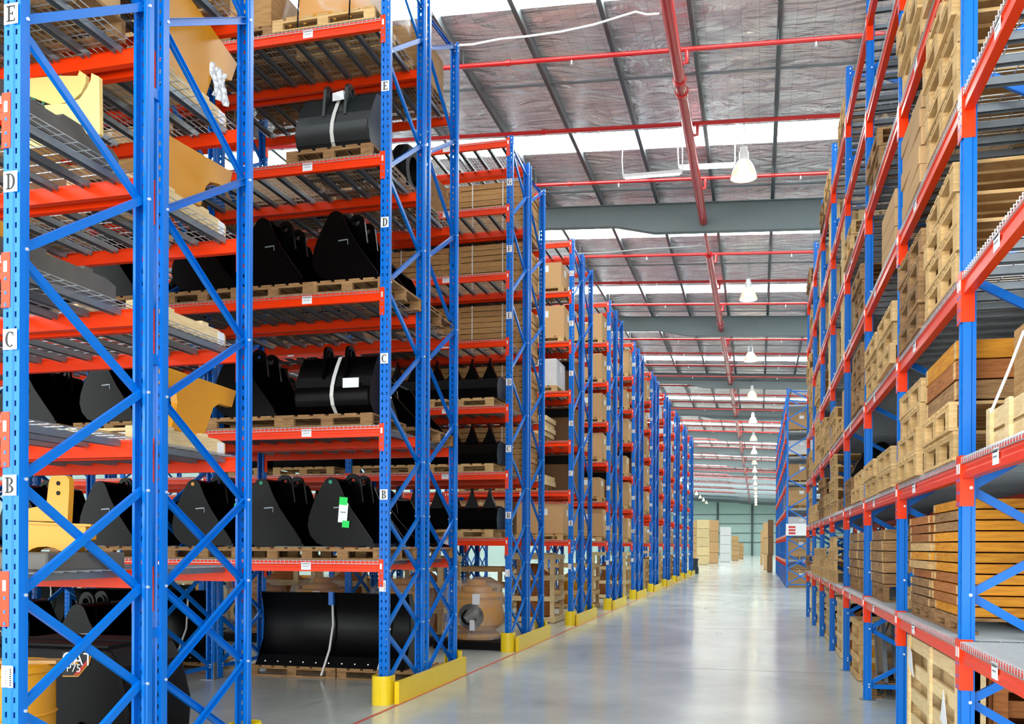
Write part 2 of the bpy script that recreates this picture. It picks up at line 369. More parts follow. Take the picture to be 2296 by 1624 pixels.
def brace_pts():
    """(y,z)->(y,z) in the frame plane"""
    a, c = .045, D-.045; out = []
    Lz = [1.93+1.17*i for i in range(6)]; Rz = [2.53+1.18*i for i in range(5)]
    for i in range(5):
        out.append(((a, Lz[i]), (c, Rz[i])))
        if i < 5 and i+1 < len(Lz): out.append(((c, Rz[i]), (a, Lz[i+1])))
    out.append(((a, 7.72), (c, 7.62)))
    lo = [1.93, 1.34, .75, .17]
    for i in range(3): out.append(((a, lo[i]), (c, lo[i+1]))); out.append(((c, lo[i]), (a, lo[i+1])))
    out.append(((a, .14), (c, .14)))
    return out
BR = brace_pts()
def brace_mb(m, p, q, k):
    x = .05+(-.013 if k % 2 else .013)
    P0, P1 = Vector((x, p[0], p[1])), Vector((x, q[0], q[1])); d = (P1-P0).normalized(); r = d.cross(Vector((1, 0, 0)))
    m.bar(P0, P1, .045, .003, (1, 0, 0))
    for s in (-1, 1): m.bar(P0+r*(s*.0215)+Vector((-.012, 0, 0)), P1+r*(s*.0215)+Vector((-.012, 0, 0)), .003, .024, (1, 0, 0))
BRM = []
for k, (p, q) in enumerate(BR): m = MB(); brace_mb(m, p, q, k); BRM.append(m.mesh('brace', 'blue'))
m = MB()
for k, (p, q) in enumerate(BR): brace_mb(m, p, q, k)
seen = []
for p, q in BR:
    for y, z in (p, q):
        if (y, z) in seen: continue
        seen.append((y, z))
        for prof in ([(0, .108), (.009, .108), (.009, .06)], [(0, -.008), (.009, -.008), (.009, .04)]): m.lathe(prof, (0, y, z), 8, axis='x', mi=1)
BALL = m.mesh('bracing', ['blue', 'bolt'])
m = MB(); m.lathe([(0, .108), (.009, .108), (.009, -.008), (0, -.008)], (0, 0, 0), 8, axis='x'); BOLT = m.mesh('bolt', 'bolt')
m = MB(); m.box(-.03, .13, -.04, .12, 0, .006); m.box(-.012, -.004, 0, .07, .006, .2); FOOT = m.mesh('foot_plate', 'galv')
def frame(parent, x, mirror, detail):
    f = obj('upright_frame', None, parent, (x, 0, 0))
    obj('upright', UP, f); obj('upright', UP, f, (.1, D, 0), PI)
    g = f
    mir = dict(loc=(.1, D, 0), rz=PI) if mirror else {}
    if detail:
        for bm_ in BRM: obj('brace', bm_, f, **mir)
    else: obj('bracing', BALL, f, **mir)
    if detail:
        for y, z in seen: obj('bolt', BOLT, f, (0, D-y if mirror else y, z))
    obj('foot_plate', FOOT, f); obj('foot_plate', FOOT, f, (.1, D, 0), PI)
    return f
BH = .115
def beam_meshes(L):
    m = MB(); m.prism([(0, -BH), (0, -.078), (.006, -.07), (.006, -.05), (0, -.042), (0, -.012), (.012, -.004), (.02, -.004), (.022, -.03), (.05, -.03), (.05, -BH)], 'x', .001, L-.001)
    bm_ = m.mesh('beam', 'orange')
    m = MB(); m.box(-.05, 0, -.0105, -.0075, -.265, .015); m.box(0, .003, -.0105, .06, -.265, .015)
    for z in (-.05, -.12, -.19, -.25): m.box(-.03, -.018, -.0125, -.0105, z-.008, z+.008, 1 if z < -.06 else 2)
    m.box(-.034, -.014, -.014, -.0105, -.085, -.03, 2)
    cl = m.mesh('connector', ['orange', 'blue', 'bolt'])
    m = MB(); m.box(0, .05, -.0105, -.0075, -.265, .015); m.box(-.003, 0, -.0105, .06, -.265, .015)
    for z in (-.12, -.19, -.25): m.box(.018, .03, -.0125, -.0105, z-.008, z+.008, 1)
    m.box(.014, .034, -.014, -.0105, -.085, -.03, 2)
    cr = m.mesh('connector', ['orange', 'blue', 'bolt'])
    return bm_, cl, cr
m = MB(); m.box(-.055, .055, -.003, 0, -.1, -.02, 0)
for i in range(9): m.box(-.044+i*.01, -.04+i*.01+(i % 3)*.001, -.0045, -.003, -.042, -.028, 1)
for i in range(6): m.box(-.035+i*.012, -.028+i*.012, -.0045, -.003, -.066, -.058, 2)
TAG = m.mesh('location_label', ['white', 'ink', 'greyink'])
def deck_meshes(L):
    m = MB(); r = .0021
    n = int(round(L/.048))
    for i in range(n+1):
        x = .012+i*(L-.024)/n
        m.box(x-r, x+r, -.004, D+.004, -2*r+.004, .004)
        m.box(x-r, x+r, -.0075, -.003, -.034, .004); m.box(x-r, x+r, D+.003, D+.0075, -.034, .004)
    k = 10
    for j in range(k+1):
        y = .01+j*(D-.02)/k; m.box(.004, L-.004, y-r, y+r, -4*r+.003, -2*r+.004)
    for y in (-.0075, D+.0035): m.box(.004, L-.004, y, y+.004, -.036, -.031)
    wires = m.mesh('wire_deck', 'wire')
    m = MB(); nc = int(round(L/.225))
    for i in range(nc):
        x = (i+.5)*L/nc; w2 = .024
        m.prism([(x-w2, -.05), (x-w2+.003, -.05), (x-w2+.003, -.012), (x+w2-.003, -.012), (x+w2-.003, -.05), (x+w2, -.05), (x+w2, -.009), (x-w2, -.009)], 'y', .052, D-.052)
    return wires, m.mesh('support_channels', 'galv')
KIT = {}
def kit(L):
    k = round(L, 3)
    if k not in KIT: KIT[k] = beam_meshes(L)+deck_meshes(L)
    return KIT[k]
def rack(label, origin, rz, pitch, nb, levels, mirror=False, detail=False, tagx=None, group=None, decks=None, nodeck=()):
    t = thing('pallet_rack', label, 'storage rack', origin, rz, group)
    for k in range(nb+1): frame(t, -pitch*k, mirror, detail and k < 2)
    L = pitch-.1; bm_, cl, cr, wi, ch = kit(L)
    for k in range(nb):
        x = -pitch*(k+1)+.1
        for z in levels:
            for side in (0, 1):
                lo, r = ((x, 0, z), 0) if side == 0 else ((x+L, D, z), PI)
                bo = obj('beam', bm_, t, lo, r)
                obj('connector', cl, bo); obj('connector', cr, bo, (L, 0, 0))
                if tagx is not None and (side == (1 if mirror else 0)): obj('location_label', TAG, bo, (L*tagx, -.0005, 0), label='white barcode shelf label')
            if (k, round(z, 2)) in nodeck: continue
            w_ = obj('wire_deck', wi, t, (x, 0, z)); obj('support_channels', ch, w_)
    return t
# serif letters for the level plates
def glyph(ch):
    m = MB(); e0, e1 = -.0035, -.002
    def r(x0, x1, z0, z1): m.box(x0, x1, e0, e1, z0, z1)
    def arc(cx, cz, rx, rz_, tx, tz, a0, a1, n=14):
        for i in range(n):
            A, B = [math.radians(a0+(a1-a0)*k/n) for k in (i, i+1)]
            q = [(cx+rx*math.cos(A), cz+rz_*math.sin(A)), (cx+rx*math.cos(B), cz+rz_*math.sin(B)), (cx+(rx-tx)*math.cos(B), cz+(rz_-tz)*math.sin(B)), (cx+(rx-tx)*math.cos(A), cz+(rz_-tz)*math.sin(A))]
            m.prism(q, 'y', e0, e1)
    if ch in 'BDEFH':
        r(-.22, -.06, -.5, .5); r(-.32, .0, .42, .5); r(-.32, .0, -.5, -.42)
    if ch == 'B': arc(-.02, .25, .3, .25, .16, .075, -90, 90); arc(-.02, -.25, .34, .25, .17, .075, -90, 90); 
    if ch == 'D': arc(-.04, 0, .4, .5, .17, .075, -90, 90)
    if ch in 'EF': r(-.06, .3, .42, .5); r(.23, .3, .28, .5); r(-.06, .16, -.035, .035); r(.09, .16, -.12, .13)
    if ch == 'E': r(-.06, .32, -.5, -.42); r(.25, .32, -.5, -.28)
    if ch in 'CG': arc(.02, 0, .36, .5, .17, .075, 50, 310); r(.22, .27, .2, .48)
    if ch == 'G': r(.14, .28, -.42, -.05); r(.04, .36, -.07, -.03)
    if ch == 'H': r(.12, .26, -.5, .5); r(-.06, .12, -.03, .03)
    s = .08
    m.v = [(x*s, y, z*s) for x, y, z in m.v]; return m.mesh('letter', 'ink')
GL = {c: glyph(c) for c in 'BCDEFG'}
m = MB(); m.box(-.042, .042, -.002, 0, -.052, .052); PLATE = m.mesh('level_plate', 'white')
def plates(rk, items):
    f = [c for c in rk.children if c.name.startswith('upright_frame')][0]
    for ch, z in items:
        p = obj('level_plate', PLATE, f, (.05, -.0075, z), label='white plate with a black letter %s' % ch); 
        if p: 
            g = obj('letter', GL[ch], f, (.05, -.0075, z), label='black letter %s' % ch)
# column guards
m = MB()
prof = [(-.02+.1*math.cos(a), -.015-.075*math.sin(a)) for a in [PI*i/12 for i in range(13)]]
inner = [(-.02+.09*math.cos(a), -.015-.065*math.sin(a)) for a in [PI*i/12 for i in range(13)]][::-1]
for i in range(12):
    q = [prof[i], prof[i+1], inner[11-i], inner[12-i]]; m.prism(q, 'z', 0, .29)
m.box(.07, .08, -.015, .1, 0, .29); m.box(-.12, -.11, -.015, .08, 0, .29)
GP = m.mesh('guard_post', 'guard', True)
m = MB(); m.box(0, .05, 0, 2.23, 0, .225); GR = m.mesh('guard_rail', 'guard')
gproto = None
def guard(Yf, lab):
    t = thing('column_guard', lab, 'rack guard', (XL+.07, Yf, 0), group='yellow end guards of the left rack rows')
    obj('corner_post', GP, t, (0, -.03, 0)); o = obj('corner_post', GP, t, (0, 2.26, 0)); o.scale = (1, -1, 1)
    obj('rail', GR, t, (.1, 0, 0))
# ------------------------------------------------------------------ left rack rows
YF = lambda n: 8.731+4.846*(n-2)
LV1 = [1.447+.806*k for k in range(8)]
LV2 = [1.445+1.375*k for k in range(5)]
LV3 = [1.72+1.0095*k for k in range(7)]
PT = 2.64
for n in range(1, 12):
    lv = LV1 if n == 1 else (LV2 if n == 2 else LV3)
    nb = {1: 2, 2: 3, 3: 4, 4: 4}.get(n, 2 if n < 8 else 1)
    for side in (0, 1):
        y = YF(n)+side*(D+GAP)
        lab = 'blue and orange pallet rack, %s half of the %s rack row on the left' % ('near' if side == 0 else 'far', ORD[n])
        rk = rack(lab, (XL, y, 0), 0, PT, nb, lv, mirror=side == 1, detail=n < 4, tagx=(.68 if n == 2 else .62) if side == 0 else .35)
        if side == 0:
            if n == 1: plates(rk, [(c, z+o_) for c, z, o_ in zip('BCDEFG', LV1, (.45, .38, .37, .41, .4, .4))])
            elif n == 2: plates(rk, [(c, z+.67) for c, z in zip('BCDE', LV2)])
            else: plates(rk, [(c, z+.345) for c, z in zip('BCDEFG', LV3)])
            f = [c for c in rk.children if c.name.startswith('upright_frame')][0]
            m = MB(); zz = .93 if n == 1 else 1.19
            m.box(.005, .075, -.0095, -.0075, zz-.055, zz+.055, 0)
            for i in range(8): m.box(.055, .066, -.0105, -.0095, zz-.045+i*.011, zz-.039+i*.011, 1)
            for i in range(5): m.box(.03, .036, -.0105, -.0095, zz-.04+i*.016, zz-.031+i*.016, 2)
            obj('barcode_label', m.mesh('barcode_label', ['white', 'ink', 'greyink']), f)
    if n == 1:
        for z in (1.05, 2.75, 4.4, 6.0):
            m = MB(); m.box(XL+.02, XL+.08, YF(1)+D, YF(1)+D+GAP, z-.03, z+.03)
            tag(obj('row_spacer', m.mesh('row_spacer', 'blue')), 'blue spacer joining the two halves of the first row, at %s height' % {1.05: 'waist', 2.75: 'overhead', 4.4: 'upper', 6.0: 'top'}[z], 'rack spacer')
    guard(YF(n), 'yellow steel guard at the foot of the %s rack row end' % ORD[n])
# ------------------------------------------------------------------ right racks
LVR = [1.08+1.0135*k for k in range(7)]
PR, YR0 = 2.3745, 5.57
NB = 8
rk = rack('blue and orange pallet rack along the right side of the aisle', (XR, YR0-PR+.1, 0), -PI/2, PR, NB, LVR, detail=False, tagx=.33)
# frames sit at Y = YR0-PR+k*PR
rack('pallet rack standing back to back behind the right aisle rack', (XR+D+GAP, YR0-PR+.1, 0), -PI/2, PR, NB, LVR, mirror=True, tagx=None)
YB = 37.9
rack('far pallet rack block on the right, beyond the cross aisle', (XR, YB, 0), -PI/2, PR, 9, LVR, tagx=None)
# ------------------------------------------------------------------ goods kit
def pallet_proto(name, mt_, w=1.15, d=1.1, h=.13, nb=7):
    t = thing(name, 'x', 'pallet')
    m = MB(); bw = w/nb*.78
    for i in range(nb): x = -w/2+bw/2+i*(w-bw)/(nb-1); m.box(x-bw/2, x+bw/2, -d/2, d/2, h-.02, h)
    obj('deck_boards', m.mesh('deck_boards', mt_), t)
    for y in (-d/2+.025, 0, d/2-.025):
        m = MB(); m.box(-w/2, w/2, y-.022, y+.022, h-.042, h-.02)
        for x in (-w/2+.06, 0, w/2-.06): m.box(x-.06, x+.06, y-.022, y+.022, .018, h-.042)
        obj('bearer', m.mesh('bearer', mt_), t)
    m = MB()
    for y in (-d/2+.05, 0, d/2-.05): m.box(-w/2, w/2, y-.05, y+.05, 0, .018)
    obj('bottom_boards', m.mesh('bottom_boards', mt_), t)
    kids(t); return t
protos = []
def proto(t): protos.append(t); kids(t); return t
PAL = proto(pallet_proto('pallet', 'pine')); PALO = proto(pallet_proto('pallet', 'oldwood')); PALB = proto(pallet_proto('pallet', 'pine', 1.0, 1.0, .13, 6))
PALS = proto(pallet_proto('pallet', 'oldwood', .92, .95, .13, 6))
PALT = proto(pallet_proto('pallet', 'pine', 1.02, 1.02, .165, 6))
def put(p, label, loc, rz=0, group=None, rot=None, sc=None):
    c = clone(p, loc, rz, label, group, rot)
    if sc: c.scale = sc
    return c
def box_thing(name, label, x0, x1, y0, y1, z0, mat='card', h=.7, lab=(), tape=True, group=None, cat='box', word=None, rz=0):
    cx, cy = (x0+x1)/2, (y0+y1)/2; w2, d2 = (x1-x0)/2, (y1-y0)/2
    t = thing(name, label, cat, (cx, cy, z0), rz, group)
    m = MB(); m.box(-w2, w2, -d2, d2, 0, h); me = m.mesh('carton', mat); o = obj('carton', me, t)
    bv = o.modifiers.new('b', 'BEVEL'); bv.width = .008; bv.segments = 2
    if tape: m = MB(); m.box(-.03, .03, -d2-.002, d2+.002, h-.08, h+.002); obj('tape', m.mesh('tape', 'tape'), t)
    for f, u, v in lab:
        m = MB()
        if f == 'y': m.box(u*w2-.06, u*w2+.06, -d2-.003, -d2, v*h-.04, v*h+.04)
        elif f == 'x': m.box(w2, w2+.003, u*d2-.06, u*d2+.06, v*h-.05, v*h+.05)
        else: m.box(-w2-.003, -w2, u*d2-.06, u*d2+.06, v*h-.05, v*h+.05)
        obj('paper_label', m.mesh('paper_label', 'white'), t)
    if word:
        me = text_mesh(word, .14, .002, 'greyink'); o = obj('lettering', me, t, (-w2+.1, -d2-.006, h*.8), rot=(PI/2, 0, 0))
        m = MB(); m.box(-w2+.04, w2-.04, -d2-.003, -d2, h*.74, h*.96); obj('print_band', m.mesh('print_band', 'matt_black'), t)
    return t
def text_mesh(s, size, ext, mat):
    cu = bpy.data.curves.new('t', 'FONT'); cu.body = s; cu.size = size; cu.extrude = ext
    o = bpy.data.objects.new('t', cu); me = bpy.data.meshes.new_from_object(o); bpy.data.objects.remove(o)
    me.materials.clear(); me.materials.append(M[mat]); return me
# excavator bucket: profile in x/z (opening towards +x), width along +y
def bucket_proto(S, w_, mat, Hs=None, strap=False, teeth=False, ex=.25):
    P_ = [(.46, .96), (.42, .985), (.36, 1.0), (.29, .97), (.2, .82), (.1, .62), (.04, .45), (.02, .3), (.06, .16), (.16, .05), (.3, 0), (.6, 0), (.85, .01), (1.0, .03)]
    Q_ = [(1.0, .08), (.93, .18), (.8, .36), (.66, .56), (.55, .76), (.48, .93)]
    hs = Hs or S; P_ = [(x*S, z*hs) for x, z in P_]; Q_ = [(x*S, z*hs) for x, z in Q_]
    t = thing('excavator_bucket', 'x', 'excavator bucket')
    m = MB(); n = len(P_); inn = []
    for i in range(n):
        a, c = P_[max(i-1, 0)], P_[min(i+1, n-1)]; tx, tz = c[0]-a[0], c[1]-a[1]; l = math.hypot(tx, tz); inn.append((P_[i][0]-tz/l*.018, P_[i][1]+tx/l*.018))
    for i in range(n-1): m.prism([P_[i], P_[i+1], inn[i+1], inn[i]], 'y', .02, w_-.02)
    m.prism([(P_[6][0]-.012, P_[6][1]), (P_[7][0]-.012, P_[7][1]), (P_[8][0]-.01, P_[8][1]-.006), P_[8], P_[7], P_[6]], 'y', .02, w_-.02)
    obj('shell', m.mesh('shell', mat, True), t)
    for y in (0, w_-.02):
        m = MB(); m.prism(P_+Q_, 'y', y, y+.02); pl = obj('side_plate', m.mesh('side_plate', mat), t)
        yo = y-.006 if y == 0 else y+.02
        m = MB(); m.bar((.42*S, yo+.003, .56*hs), (.56*S, yo+.003, .57*hs), .012, .012, (0, 1, 0)); m.bar((.56*S, yo+.003, .57*hs), (.56*S, yo+.003, .5*hs), .006, .008, (0, 1, 0)); obj('weld_tab', m.mesh('weld_tab', 'galv'), pl)
    m = MB(); m.box(.9*S, 1.04*S, -.005, w_+.005, .0, .03); obj('cutting_edge', m.mesh('cutting_edge', mat), t)
    for y in (w_*.33, w_*.62):
        m = MB(); cx, cz, r = ex*S, (1.0 if ex < .3 else .96)*hs, .12*S
        pts = [(.1*S, .62*hs)]+[(cx+r*math.cos(a), cz+r*math.sin(a)) for a in [math.radians(190-20*i) for i in range(11)]]+[(.46*S, .93*hs), (.3*S, .8*hs)]
        # lobe with an open pin hole: ring sectors plus web
        ring = 16
        for i in range(ring):
            A, B = 2*PI*i/ring, 2*PI*(i+1)/ring
            m.prism([(cx+r*math.cos(A), cz+r*math.sin(A)), (cx+r*math.cos(B), cz+r*math.sin(B)), (cx+.4*r*math.cos(B), cz+.4*r*math.sin(B)), (cx+.4*r*math.cos(A), cz+.4*r*math.sin(A))], 'y', y, y+.035)
        m.prism([(cx-.17*S, .6*hs), (cx-r, cz), (cx-r*.5, cz-r*.75), (cx+r*.5, cz-r*.8), (cx+r, cz), (cx+.16*S, .66*hs), (cx, .6*hs)], 'y', y+.002, y+.033)
        m.lathe([(r*.42, -.015), (r*.62, -.015), (r*.62, .05), (r*.42, .05), (r*.42, -.015)], (cx, y, cz), 16, axis='y')
        obj('hinge_ear', m.mesh('hinge_ear', mat, True), t)
    if strap:
        pts = [(x-.012*0-.006, z) for x, z in P_[1:11]]; m = MB()
        cen = (.5*S, .5*hs)
        out = [(cen[0]+(x-cen[0])*1.02-.004, cen[1]+(z-cen[1])*1.01+.002) for x, z in P_[1:10]]
        for i in range(len(out)-1):
            (a, z0), (c, z1) = out[i], out[i+1]; m.prism([(a, z0), (c, z1), (c-.004, z1+.001), (a-.004, z0+.001)], 'y', w_*.47, w_*.47+.04)
        obj('strap', m.mesh('strap', 'strap'), t, label='white ratchet strap')
    if teeth:
        for i in range(4): y = .05+i*(w_-.14)/3; m = MB(); m.prism([(.96*S, 0), (1.16*S, .0), (.98*S, .06)], 'y', y, y+.05); obj('tooth', m.mesh('tooth', mat), t)
    return proto(t)
BK_G = bucket_proto(.78, .84, 'grey_steel', .68, strap=True)
BK_B = bucket_proto(.8, .86, 'black', .66, strap=True)
BK_S = bucket_proto(.74, .95, 'black', .72, ex=.5)
BK_S2 = bucket_proto(.78, .95, 'black', .70, ex=.5)
BK_P = bucket_proto(.80, .85, 'black', .60, teeth=True)
# finned bucket (row three)
def fin_proto():
    t = thing('excavator_bucket', 'x', 'excavator bucket')
    m = MB(); pr = [(.0, .0), (.5, .0), (.62, .1), (.62, .22), (.5, .33), (.2, .36), (.02, .3), (-.04, .15)]
    m.prism([(y, z) for y, z in pr], 'x', 0, 1.15); obj('body', m.mesh('body', 'black', True), t)
    for i in range(4):
        x = .12+i*.29; m = MB()
        for j in range(8):
            z0, z1 = j/8, (j+1)/8; h0, h1 = .13*(1-z0)**1.6+.004, .13*(1-z1)**1.6+.004
            m.prism([(x-h0, .3+z0*.34), (x+h0, .3+z0*.34), (x+h1, .3+z1*.34), (x-h1, .3+z1*.34)], 'y', .1, .2)
        obj('fin', m.mesh('fin', 'black', True), t)
    return proto(t)
FIN = fin_proto()
# ------------------------------------------------------------------ row 2 goods
y2 = YF(2)
def bucket_on_pallet(p, lab, x, z, y, rot, pal=PALS, pw=.92, dx=0, ph=.13, psc=None):
    put(pal, 'wooden pallet under the '+lab[0], (x+dx, y+.5, z+.004), sc=psc)
    loc = (x, y+.08, z+ph+.006)
    return put(p, lab[1], loc, rot)
# E shelf: grey bucket back to camera
def back_bucket(p, w_, lab, pl, xc, z, y, pal=PALS, sc=None):
    put(pal, pl, (xc-.02, y+.5, z+.004), sc=sc)
    return put(p, lab, (xc+w_/2, y+.14, z+.14), PI/2)
E2, D2, C2, B2, F2z = LV2[3], LV2[2], LV2[1], LV2[0], LV2[4]
bk = back_bucket(BK_G, .74, 'dark grey bucket with white strap on shelf E of the second row', 'old wooden pallet under the dark grey strapped bucket', -4.27, E2, y2, sc=(1.05, 1, 1))
m = MB(); m.bar((0, 0, 0), (.0, 0, .06), .13, .03, (0, 1, 0)); me = m.mesh('crumpled_paper', 'white'); 
for v in me.vertices: v.co += Vector((random.uniform(-.02, .02), random.uniform(-.02, .02), random.uniform(-.02, .02)))
obj('tag', me, bk, (.12, .4, .60), PI/2)
def side_bucket(p, lab, pl, x, z, y, pal=PALS):
    put(pal, pl, (x+.42, y+.5, z+.004)); return put(p, lab, (x, y+.06, z+.14))
side_bucket(BK_S, 'black bucket, side plate showing, at the right end of shelf D, second row', 'pallet under the black bucket at right end of shelf D, second row', -4.5, D2, y2)
side_bucket(BK_S, 'black bucket on shelf D of the second row, left of the end one', 'pallet under the middle bucket of shelf D, second row', -5.34, D2, y2)
side_bucket(BK_S2, 'black bucket on shelf D of the second row, third from the end', 'pallet under the third bucket of shelf D, second row', -6.18, D2, y2)
back_bucket(BK_B, .80, 'black bucket with white strap and paper label on shelf C, second row', 'wooden pallet under the strapped black bucket on shelf C', -4.28, C2, y2, sc=(1.1, 1, 1))
m = MB(); m.box(-.09, .09, -.002, .002, -.05, .05)
bkC = [o for o in COL.objects if o.get('label', '').startswith('black bucket with white strap and paper')][0]
obj('paper_label', m.mesh('paper_label', 'white'), bkC, (.012, .21, .33), -PI/2, label='white paper label')
side_bucket(BK_S, 'black bucket on shelf C of the second row, beside the strapped one', 'pallet under the unstrapped bucket on shelf C, second row', -5.66, C2, y2)
s1 = side_bucket(BK_S, 'black bucket with white and green hanging tag at right end of shelf B', 'pallet under the tagged bucket at right end of shelf B', -4.54, B2, y2)
s2 = side_bucket(BK_S, 'black bucket with small green tag in middle of shelf B, second row', 'pallet under the bucket with the small green tag', -5.34, B2, y2)
s3 = side_bucket(BK_S, 'black bucket with round yellow sticker on shelf B, second row', 'pallet under the bucket with the yellow sticker', -6.16, B2, y2)
for s_, col_ in ((s1, 'teal'), (s2, 'teal'), (s3, 'cat_yellow')):
    m = MB(); m.lathe([(0, -.003), (.02, -.003), (.02, 0), (0, 0)], (.27, 0, .67), 14, axis='y'); obj('sticker', m.mesh('sticker', col_), s_, label='round yellow sticker' if s_ is s3 else 'round green sticker')
m = MB(); m.box(-.05, .05, -.004, 0, -.12, .08, 0); m.box(-.05, .04, -.006, -.004, .06, .14, 1); m.box(.0, .08, -.006, -.004, -.17, -.1, 1); m.box(-.03, .03, -.006, -.004, -.02, -.01, 2)
obj('hanging_tag', m.mesh('hanging_tag', ['white', 'green', 'greyink']), s1, (.42, -.01, .37), rot=(0, .08, 0), label='white and green paper tag')
m = MB(); m.box(-.04, .04, -.004, 0, -.05, .05); obj('hanging_tag', m.mesh('hanging_tag', 'green'), s2, (.0, -.02, .4), rot=(0, .25, 0), label='small green tag')
# shelf F: yellow machine part in plastic wrap on pallet
put(PAL, 'wooden pallet under the wrapped yellow load on the top shelf, second row', (-4.35, y2+.55, F2z+.004))
t = thing('wrapped_load', 'yellow machine part wrapped in clear plastic on the top shelf, second row', 'machine part', (-4.35, y2+.55, F2z+.14))
m = MB(); m.box(-.5, .5, -.4, .4, 0, .1); m.box(-.4, .42, -.3, .3, .1, .5); obj('body', m.mesh('body', 'cat_yellow'), t)
m = MB(); m.lathe([(.72, 0), (.74, .1), (.66, .4), (.45, .6), (0, .62)], n=22, sy=.78); obj('plastic_wrap', m.mesh('plastic_wrap', 'film', True), t)
for x in (-.28, .3): m = MB(); m.tube([(x, -.56, -.12), (x+.01, -.56, .1), (x, -.5, .4)], .008, 6); obj('strap', m.mesh('strap', 'matt_black'), t)
# second bay (seen through row one) and far half
for j, (z, nm) in enumerate(((B2, 'B'), (C2, 'C'), (D2, 'D'))):
    for i in range(2):
        side_bucket(BK_S2 if i else BK_S, 'black bucket on shelf %s in the second bay of the second row, %s' % (nm, ('right', 'left')[i]), 'pallet under the %s bucket on shelf %s, second bay, second row' % (('right', 'left')[i], nm), -7.35-i*1.1, z, y2)
    side_bucket(BK_S, 'black bucket at the right edge of the second bay, shelf %s, second row' % nm, 'pallet at the right edge of the second bay, shelf %s, second row' % nm, -6.22 if False else -8.9-.55, z, y2) if False else None
y2b = y2+D+GAP
for z, nm in ((B2, 'B'), (C2, 'C'), (D2, 'D')):
    for i, x in enumerate((-4.55, -5.75)):
        put(PALO, 'pallet in the far half of the second row, shelf %s, %s' % (nm, ('right', 'left')[i]), (x+.42, y2b+.52, z+.004), sc=(.85, .9, 1))
        put(BK_P, 'black toothed bucket in the far half of the second row, shelf %s, %s' % (nm, ('right', 'left')[i]), (x, y2b+.1, z+.14), 0)
    for i, x in enumerate((-7.2, -8.3)):
        put(PALO, 'pallet in the far half of the second row, second bay, shelf %s, %s' % (nm, ('right', 'left')[i]), (x+.42, y2b+.52, z+.004), sc=(.85, .9, 1))
        put(BK_P, 'black toothed bucket, far half of the second row, second bay, shelf %s, %s' % (nm, ('right', 'left')[i]), (x, y2b+.1, z+.14), 0)
for z, nm in ((E2, 'E'),):
    put(PALO, 'pallet with tyre on shelf E, far half of the second row', (-4.3, y2b+.52, z+.004), sc=(.8, .9, 1))
    t = tag(obj('tyre', MB().lathe([(.17, -.1), (.28, -.1), (.32, -.05), (.32, .05), (.28, .1), (.17, .1), (.17, -.1)], n=28, axis='x').mesh('tyre', 'matt_black', True), None, (-4.05, y2b+.45, z+.14+.32)), 'black tyre standing on shelf E at the end of the second row', 'tyre')
    t = tag(obj('tyre', MB().lathe([(.14, -.1), (.23, -.1), (.26, -.05), (.26, .05), (.23, .1), (.14, .1), (.14, -.1)], n=28, axis='x').mesh('tyre', 'matt_black', True), None, (-5.2, y2b+.6, z+.265)), 'black tyre standing on shelf E beside the dark grey bucket', 'tyre')
# floor: big black blade on a pallet
bl = thing('dozer_blade', 'wide black dozer blade with a row of bolt holes on the floor', 'dozer blade', (-5.95, 10.35, .135))
m = MB(); pr = [(-.12, 0), (-.05, .12), (.03, .3), (.06, .5), (.04, .7), (-.02, .88), (.0, .89), (.07, .7), (.09, .5), (.06, .29), (-.02, .1), (-.09, -.0)]
m.prism(pr, 'x', 0, 1.95); obj('moldboard', m.mesh('moldboard', 'black', True), bl)
m = MB(); m.prism([(-.16, 0), (-.06, .12), (-.055, .115), (-.15, -.0)], 'x', 0, 1.95); ce = obj('cutting_edge', m.mesh('cutting_edge', 'matt_black'), bl)
m = MB()
for i in range(11): m.lathe([(0, 0), (.009, .0), (.009, .012), (0, .012)], (.12+i*.17, -.128, .045), 8, axis='y')
obj('bolt_heads', m.mesh('bolt_heads', 'bolt'), bl)
for y in (0, 1.93): m = MB(); m.prism([(-.14, 0), (.45, 0), (.4, .4), (.1, .88), (-.02, .89), (.04, .7), (.06, .5), (.03, .3)], 'x', y, y+.02); obj('end_plate', m.mesh('end_plate', 'black'), bl)
m = MB(); m.tube([(.95, -.03, .9), (.955, -.0, .78), (.96, .01, .5), (.95, -.07, .2), (.92, -.17, -.02), (.9, -.19, -.1)], .014, 8); obj('strap', m.mesh('strap', 'strap', True), bl, label='white webbing strap with blue buckle')
m = MB(); m.box(.925, .985, -.05, .0, .74, .9); obj('buckle', m.mesh('buckle', 'blue'), bl)
m = MB(); m.tube([(1.7, -.03, .9), (1.7, .0, .75), (1.68, -.0, .4), (1.62, -.16, .0)], .012, 8); obj('strap', m.mesh('strap', 'strap', True), bl)
put(PALO, 'wooden pallet under the left half of the wide black blade', (-5.45, 10.62, .002), sc=(1, .8, 1)); put(PALO, 'wooden pallet under the right half of the wide black blade', (-4.28, 10.62, .002), sc=(1, .8, 1))
# black machinery deeper on the floor of row two, second bay
for i, x in enumerate((-7.4, -8.6)):
    put(PALO, 'floor pallet in the second bay of the second row, %s' % ('right', 'left')[i], (x, y2+.6, .002)); put(BK_P, 'black toothed bucket on the floor of the second row, second bay, %s' % ('right', 'left')[i], (x-.4, y2+.2, .14), sc=(1.1, 1, 1.3))
